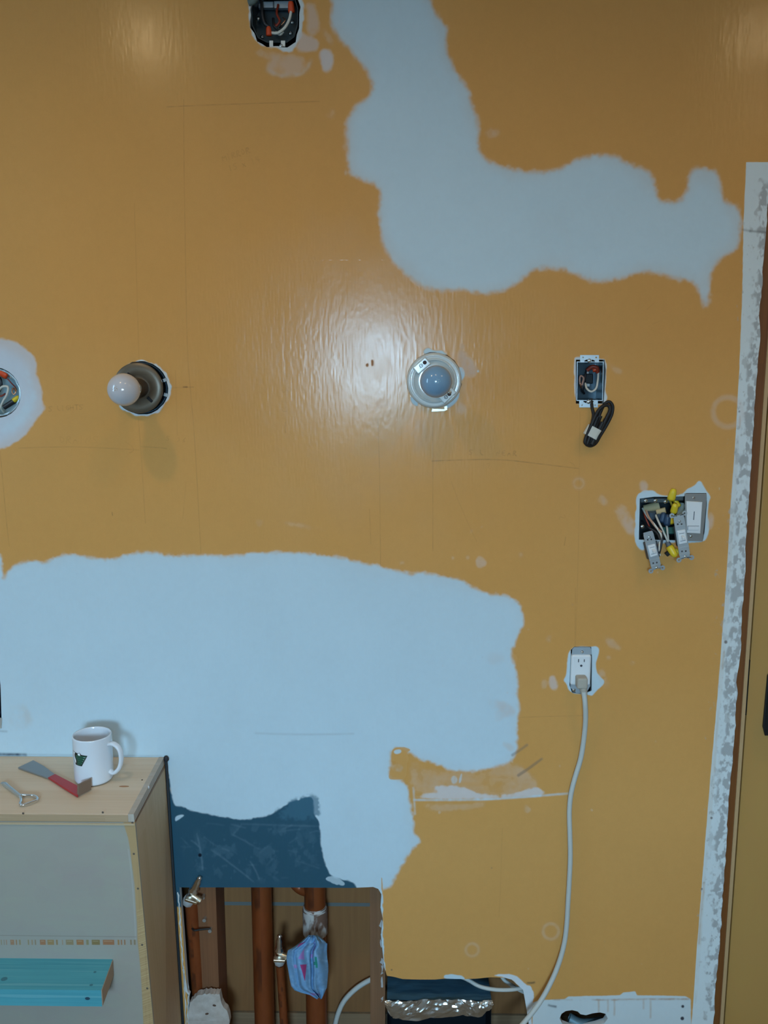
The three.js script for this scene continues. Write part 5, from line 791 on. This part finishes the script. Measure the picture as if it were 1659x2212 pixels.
  const topBoard = (z0, z1, k) => part('top_board', metreUV(hexa([at(X0, yT, z0), at(FTx - tb + (BTx - FTx) * (1 - z0 / CZ), yT, z0), at(X0, TOPY, z0), at(FTx - tb + (BTx - FTx) * (1 - z0 / CZ), TOPY, z0), at(X0, yT, z1), at(FTx - tb + (BTx - FTx) * (1 - z1 / CZ), yT, z1), at(X0, TOPY, z1), at(FTx - tb + (BTx - FTx) * (1 - z1 / CZ), TOPY, z1)])), pineTop, t);
  topBoard(0.002, 0.0385); topBoard(0.039, CZ);
  part('end_strip', metreUV(hexa([at(BTx - tb, yT, 0.002), at(BTx, yT, 0.002), at(BTx - tb, TOPY + 0.001, 0.002), at(BTx - 0.001, TOPY + 0.001, 0.002), at(FTx - tb, yT, CZ), at(FTx, yT, CZ), at(FTx - tb, TOPY + 0.001, CZ), at(FTx - 0.001, TOPY + 0.001, CZ)])), std(1, 1, 1, 0.7, 0, { map: woodTexture([0.52, 0.47, 0.41], [0.40, 0.30, 0.20], 0.05, 0.1, 70) }), t, 'worn whitish strip on the end of the top');
  part('stained_edge', hexa([at(bx(yT) - 0.002, yT - 0.007, 0.003), at(bx(yT) + 0.0008, yT - 0.007, 0.003), at(bx(yT) - 0.002, yT, 0.003), at(bx(yT) + 0.0008, yT, 0.003), at(fx(yT) - 0.002, yT - 0.003, CZ - 0.002), at(fx(yT) + 0.0008, yT - 0.003, CZ - 0.002), at(fx(yT) - 0.002, yT, CZ - 0.002), at(fx(yT) + 0.0008, yT, CZ - 0.002)]), std(0.24, 0.11, 0.03, 0.5), t, 'brown stained joint under the top');
  const nailG = latheZ([[0.0001, 0.0006], [0.0018, 0.0005], [0.0022, 0]], 10);
  for (const [px, py] of [[286, 1777], [289, 1844.5], [298, 1919.5], [307, 2041], [318, 2135], [222, 1755], [50, 1757]]) { const p = W(px, py, CZ); part('nail', nailG.clone().translate(p.x - O.x, p.y - O.y, CZ - O.z), std(0.10, 0.07, 0.05, 0.5), t); }
  const kn = H(307, 1685, TOPY), ln = H(268, 1699, TOPY); part('nail', new THREE.CylinderGeometry(0.0018, 0.0018, 0.001, 10).translate(kn.x - O.x, 0.0004 + TOPY, kn.z - O.z), std(0.12, 0.08, 0.05, 0.5), t);
  part('knot', new THREE.CylinderGeometry(1, 1, 0.0006, 18).scale(0.010, 1, 0.003).translate(ln.x - O.x, TOPY + 0.0002, ln.z - O.z), std(0.40, 0.19, 0.085, 0.6), t, 'small brown knot');
  const sn = W(309, 1709, CZ * 0.5); part('filler_dot', new THREE.SphereGeometry(0.0032, 12, 8).scale(0.5, 1, 1).translate((FTx + BTx) / 2 - O.x - 0.0006, TOPY - 0.001, CZ * 0.55 - O.z), std(0.7, 0.72, 0.74, 0.8), t, 'white filler dot');
  part('front_edge_shade', metreUV(span(X0 - O.x, FTx - tb - O.x, yT + 0.0003, TOPY - 0.0006, CZ - O.z, CZ - O.z + 0.0012), true), std(1, 1, 1, 0.7, 0, { map: woodTexture([0.50, 0.34, 0.20], [0.38, 0.24, 0.125], 0.1, 0.4, 81) }), t, 'thin front edge strip of the top with shade in its colour');  // added facing strip; its darker wood tone paints the shade on the front edge
  // dark caulk at the wall
  part('caulk_bead', tubeOf([at(BTx + 0.003, TOPY + 0.004, 0.004), at(BTx + 0.004, TOPY - 0.03, 0.004), at(bx(0.6) + 0.003, 0.6, 0.004), at(bx(0.45) + 0.003, 0.45, 0.004), at(bx(0.02) + 0.003, 0.02, 0.004)], 0.003, false, 60, 8), std(0.02, 0.025, 0.03, 0.7), t, 'black caulk line against the wall'); part('caulk_lump', new THREE.SphereGeometry(0.006, 12, 10).scale(1, 1.2, 0.6).translate(BTx + 0.004 - O.x, TOPY - 0.002, 0.005 - O.z), std(0.015, 0.015, 0.02, 0.7), t);
  // teal ledge
  const ly = W(100, 2070.6, CZ).y, zf = H(100, 2138, ly).z, xb = W(243, 2071, CZ).x, xf = H(219, 2138, ly).x, lt = ly - W(100, 2173, zf).y;
  const led = hexa([at(X0, ly - lt, CZ), at(xb, ly - lt, CZ), at(X0, ly, CZ), at(xb, ly, CZ), at(X0, ly - lt, zf), at(xf, ly - lt, zf), at(X0, ly, zf), at(xf, ly, zf)]);
  const teal = texture(512, 512, (u, v) => { const n = fbm(u * 4, v * 60, 3), m = fbm(u * 6, v * 6, 3), s = smooth(0.66, 0.72, fbm(u * 3 + 5, v * 50 + 2, 2)); return mix3(mix3([0.045, 0.26, 0.31], [0.10, 0.38, 0.42], 0.5 * n + 0.5 * m), [0.30, 0.52, 0.52], s * 0.22); }); teal.repeat.set(1 / 0.6, 1 / 0.15);
  const lb = part('ledge_board', metreUV(led, false), std(1, 1, 1, 0.55, 0, { map: teal }), t, 'teal painted ledge board'); { const g = lb.geometry, p = g.attributes.position, uvA = g.attributes.uv; for (let i = 0; i < p.count; i++) uvA.setXY(i, p.getX(i), p.getY(i) + p.getZ(i)); }
  part('end_grain', extrude([V(-(zf - CZ) / 2 + 0.001, -lt / 2 + 0.0005), V((zf - CZ) / 2 - 0.001, -lt / 2 + 0.0005), V((zf - CZ) / 2 - 0.001, lt / 2 - 0.0008), V(-(zf - CZ) / 2 + 0.001, lt / 2 - 0.0008)], 0, 0.0012).rotateY(-Math.PI / 2).applyMatrix4(new THREE.Matrix4().makeRotationY(Math.atan2(xf - xb, zf - CZ))).translate((xf + xb) / 2 - O.x + 0.0012, ly - lt / 2, (zf + CZ) / 2 - O.z), std(0.42, 0.31, 0.22, 0.8), lb, 'raw sawn board end');
  for (const [px, py] of [[189, 2157]]) { const p = W(px, py, zf); part('knot', latheZ([[0.0001, 0.0006], [0.003, 0.0005], [0.004, 0]], 14).scale(1.2, 0.8, 1).translate(p.x - O.x, p.y - O.y, zf - O.z), std(0.01, 0.05, 0.08, 0.6), lb, 'dark knot'); }
  for (const [px, py, s] of [[197, 2128, 0.0032], [9, 2115, 0.006], [205, 2100, 0.0028]]) { const p = H(px, py, ly); part('knot', new THREE.CylinderGeometry(1, 1, 0.0006, 14).scale(s, 1, s * 0.9).translate(p.x - O.x, ly + 0.0001, p.z - O.z), std(0.05, 0.18, 0.21, 0.6), lb, 'dark knot'); }
}
// mug
{
  const base = H(204, 1683, TOPY), O = V(base.x, TOPY + 0.0015, base.z - 0.0), t = thing('coffee_mug', 'white coffee mug with a green and black crest on the wooden cabinet', 'mug', O);
  const gl = phys(0.72, 0.74, 0.77, 0.16, { clearcoat: 0.5, clearcoatRoughness: 0.08 }), h = 0.097, r = 0.0388;
  part('body', lathe([[0.0001, 0.004], [r - 0.010, 0.004], [r - 0.006, 0.001], [r - 0.004, 0], [r - 0.002, 0.002], [r, 0.007], [r, h - 0.003], [r - 0.0012, h], [r - 0.0032, h - 0.001], [r - 0.0038, h - 0.006], [r - 0.004, 0.012], [r - 0.010, 0.007], [0.0001, 0.0065]], 64), gl, t);
  part('coffee', new THREE.CylinderGeometry(r - 0.0042, r - 0.0042, 0.001, 40).translate(0, 0.058, 0), std(0.10, 0.045, 0.02, 0.2), t, 'brown coffee');
  const ha = 0.25, hd = V(Math.cos(ha), 0, Math.sin(ha)), hp = (d, y) => V(hd.x * d, y, hd.z * d);
  const hc = new THREE.CatmullRomCurve3([hp(r - 0.003, 0.079), hp(r + 0.010, 0.081), hp(r + 0.0225, 0.072), hp(r + 0.026, 0.052), hp(r + 0.020, 0.030), hp(r + 0.007, 0.0185), hp(r - 0.003, 0.022)]);
  const hs = new THREE.Shape(); hs.absellipse(0, 0, 0.0042, 0.0066, 0, Math.PI * 2); part('handle', new THREE.ExtrudeGeometry(hs, { steps: 48, extrudePath: hc, curveSegments: 10 }), gl, t);
  const [c, x] = canvasOf(256, 256); x.clearRect(0, 0, 256, 256);
  x.fillStyle = '#0c0f10'; x.beginPath(); x.moveTo(6, 20); x.lineTo(120, 30); x.lineTo(150, 12); x.lineTo(170, 44); x.lineTo(250, 56); x.lineTo(170, 240); x.lineTo(70, 236); x.lineTo(30, 170); x.closePath(); x.fill();
  x.fillStyle = '#f2f4f5'; x.beginPath(); x.moveTo(14, 28); x.lineTo(70, 34); x.quadraticCurveTo(36, 70, 60, 120); x.quadraticCurveTo(96, 180, 66, 214); x.lineTo(40, 168); x.closePath(); x.fill(); x.beginPath(); x.moveTo(112, 40); x.lineTo(150, 20); x.lineTo(156, 62); x.lineTo(124, 66); x.fill();
  x.fillStyle = '#1d5c46'; x.beginPath(); x.moveTo(84, 62); x.lineTo(236, 68); x.lineTo(160, 228); x.lineTo(92, 224); x.quadraticCurveTo(116, 170, 78, 110); x.closePath(); x.fill();
  x.strokeStyle = '#0c0f10'; x.lineWidth = 8; for (let i = 0; i < 4; i++) { x.beginPath(); x.moveTo(86 + i * 6, 92 + i * 34); x.lineTo(232 - i * 18, 100 + i * 36); x.stroke(); } x.strokeStyle = '#e8efe9'; x.lineWidth = 4; for (let i = 0; i < 4; i++) { x.beginPath(); x.moveTo(196 - i * 6, 86 + i * 36); x.lineTo(226 - i * 16, 90 + i * 36); x.stroke(); }
  const tx = new THREE.CanvasTexture(c); tx.colorSpace = THREE.SRGBColorSpace;
  const a0 = -0.98, a1 = 0.10;                                              // angle from the direction of the camera
  part('crest', new THREE.CylinderGeometry(r + 0.0002, r + 0.0002, 0.032, 24, 1, true, a0, a1 - a0).translate(0, 0.058, 0), new THREE.MeshStandardMaterial({ map: tx, transparent: true, alphaTest: 0.5, roughness: 0.4 }), t, 'green and black sports crest');
}
// scraper with a red handle
{
  const pts = [[39, 1658], [72, 1642.5], [95, 1655], [119, 1673], [175, 1702], [168, 1721], [140, 1704], [104, 1680.5]].map(([x, y]) => H(x, y, TOPY + 0.004)), O = V(0, TOPY + 0.0015, 0); O.x = (pts[0].x + pts[4].x) / 2; O.z = (pts[0].z + pts[5].z) / 2;
  const t = thing('paint_scraper', 'flat steel scraper with a bent tip and red painted handle', 'scraper', O), to = (p) => V(p.x - O.x, -(p.z - O.z), 0);
  const lay = (list, th, b) => extrude(list.map(to), 0, th, b).rotateX(-Math.PI / 2);
  part('blade', lay([pts[0], pts[1], pts[2], pts[3], pts[7]].reverse(), 0.0032, 0.0006), std(0.30, 0.31, 0.31, 0.45, 0.6), t, 'grey steel blade');
  part('handle', lay([pts[3], pts[4], pts[5], pts[6], pts[7]].reverse(), 0.0042, 0.0008), std(0.42, 0.022, 0.022, 0.4), t, 'red painted shank');
  const a = H(168, 1722, TOPY), b = H(196, 1708, TOPY), d = b.clone().sub(a).normalize(), len = a.distanceTo(b), hgt = 0.024;
  const g = extrude([V(0, 0.0006), V(len, 0.0006), V(len * 1.04, hgt), V(len * 0.06, hgt)], -0.0022, 0.0044, 0.0008); g.applyMatrix4(new THREE.Matrix4().makeBasis(d, V(0, 1, 0), d.clone().cross(V(0, 1, 0)))).translate(a.x - O.x, 0, a.z - O.z);
  part('bent_tip', g, std(0.24, 0.16, 0.11, 0.6, 0.3), t, 'rusty upturned tip');
}
// wire handled tin opener
{
  const q = (x, y, h = 0.0045) => H(x, y, TOPY + h), O = q(44, 1720, 0.0015), t = thing('tin_opener', 'small steel paint tin opener with a triangular wire handle', 'opener', O), L = (x, y, h) => q(x, y, h).sub(O);
  part('wire_handle', tubeOf([L(45, 1718), L(58, 1718.5), L(72, 1719), L(80, 1723), L(80, 1728), L(66, 1734), L(50, 1739), L(44, 1738), L(45.5, 1728)], 0.0026, true, 90, 10), M.chrome, t);
  part('shank', [rod(L(45, 1721, 0.005), L(22, 1703, 0.005), 0.0034, 0.004, 10), rod(L(22, 1703, 0.005), L(10, 1693.5, 0.004), 0.004, 0.0045, 8)], M.zinc, t);
  part('pry_tip', rbox(0.011, 0.002, 0.006, 0.0006).rotateY(-0.6).translate(L(7, 1692, 0.004).x, L(7, 1692, 0.004).y, L(7, 1692, 0.004).z), M.zincDull, t);
}

renderer.render(scene, camera);
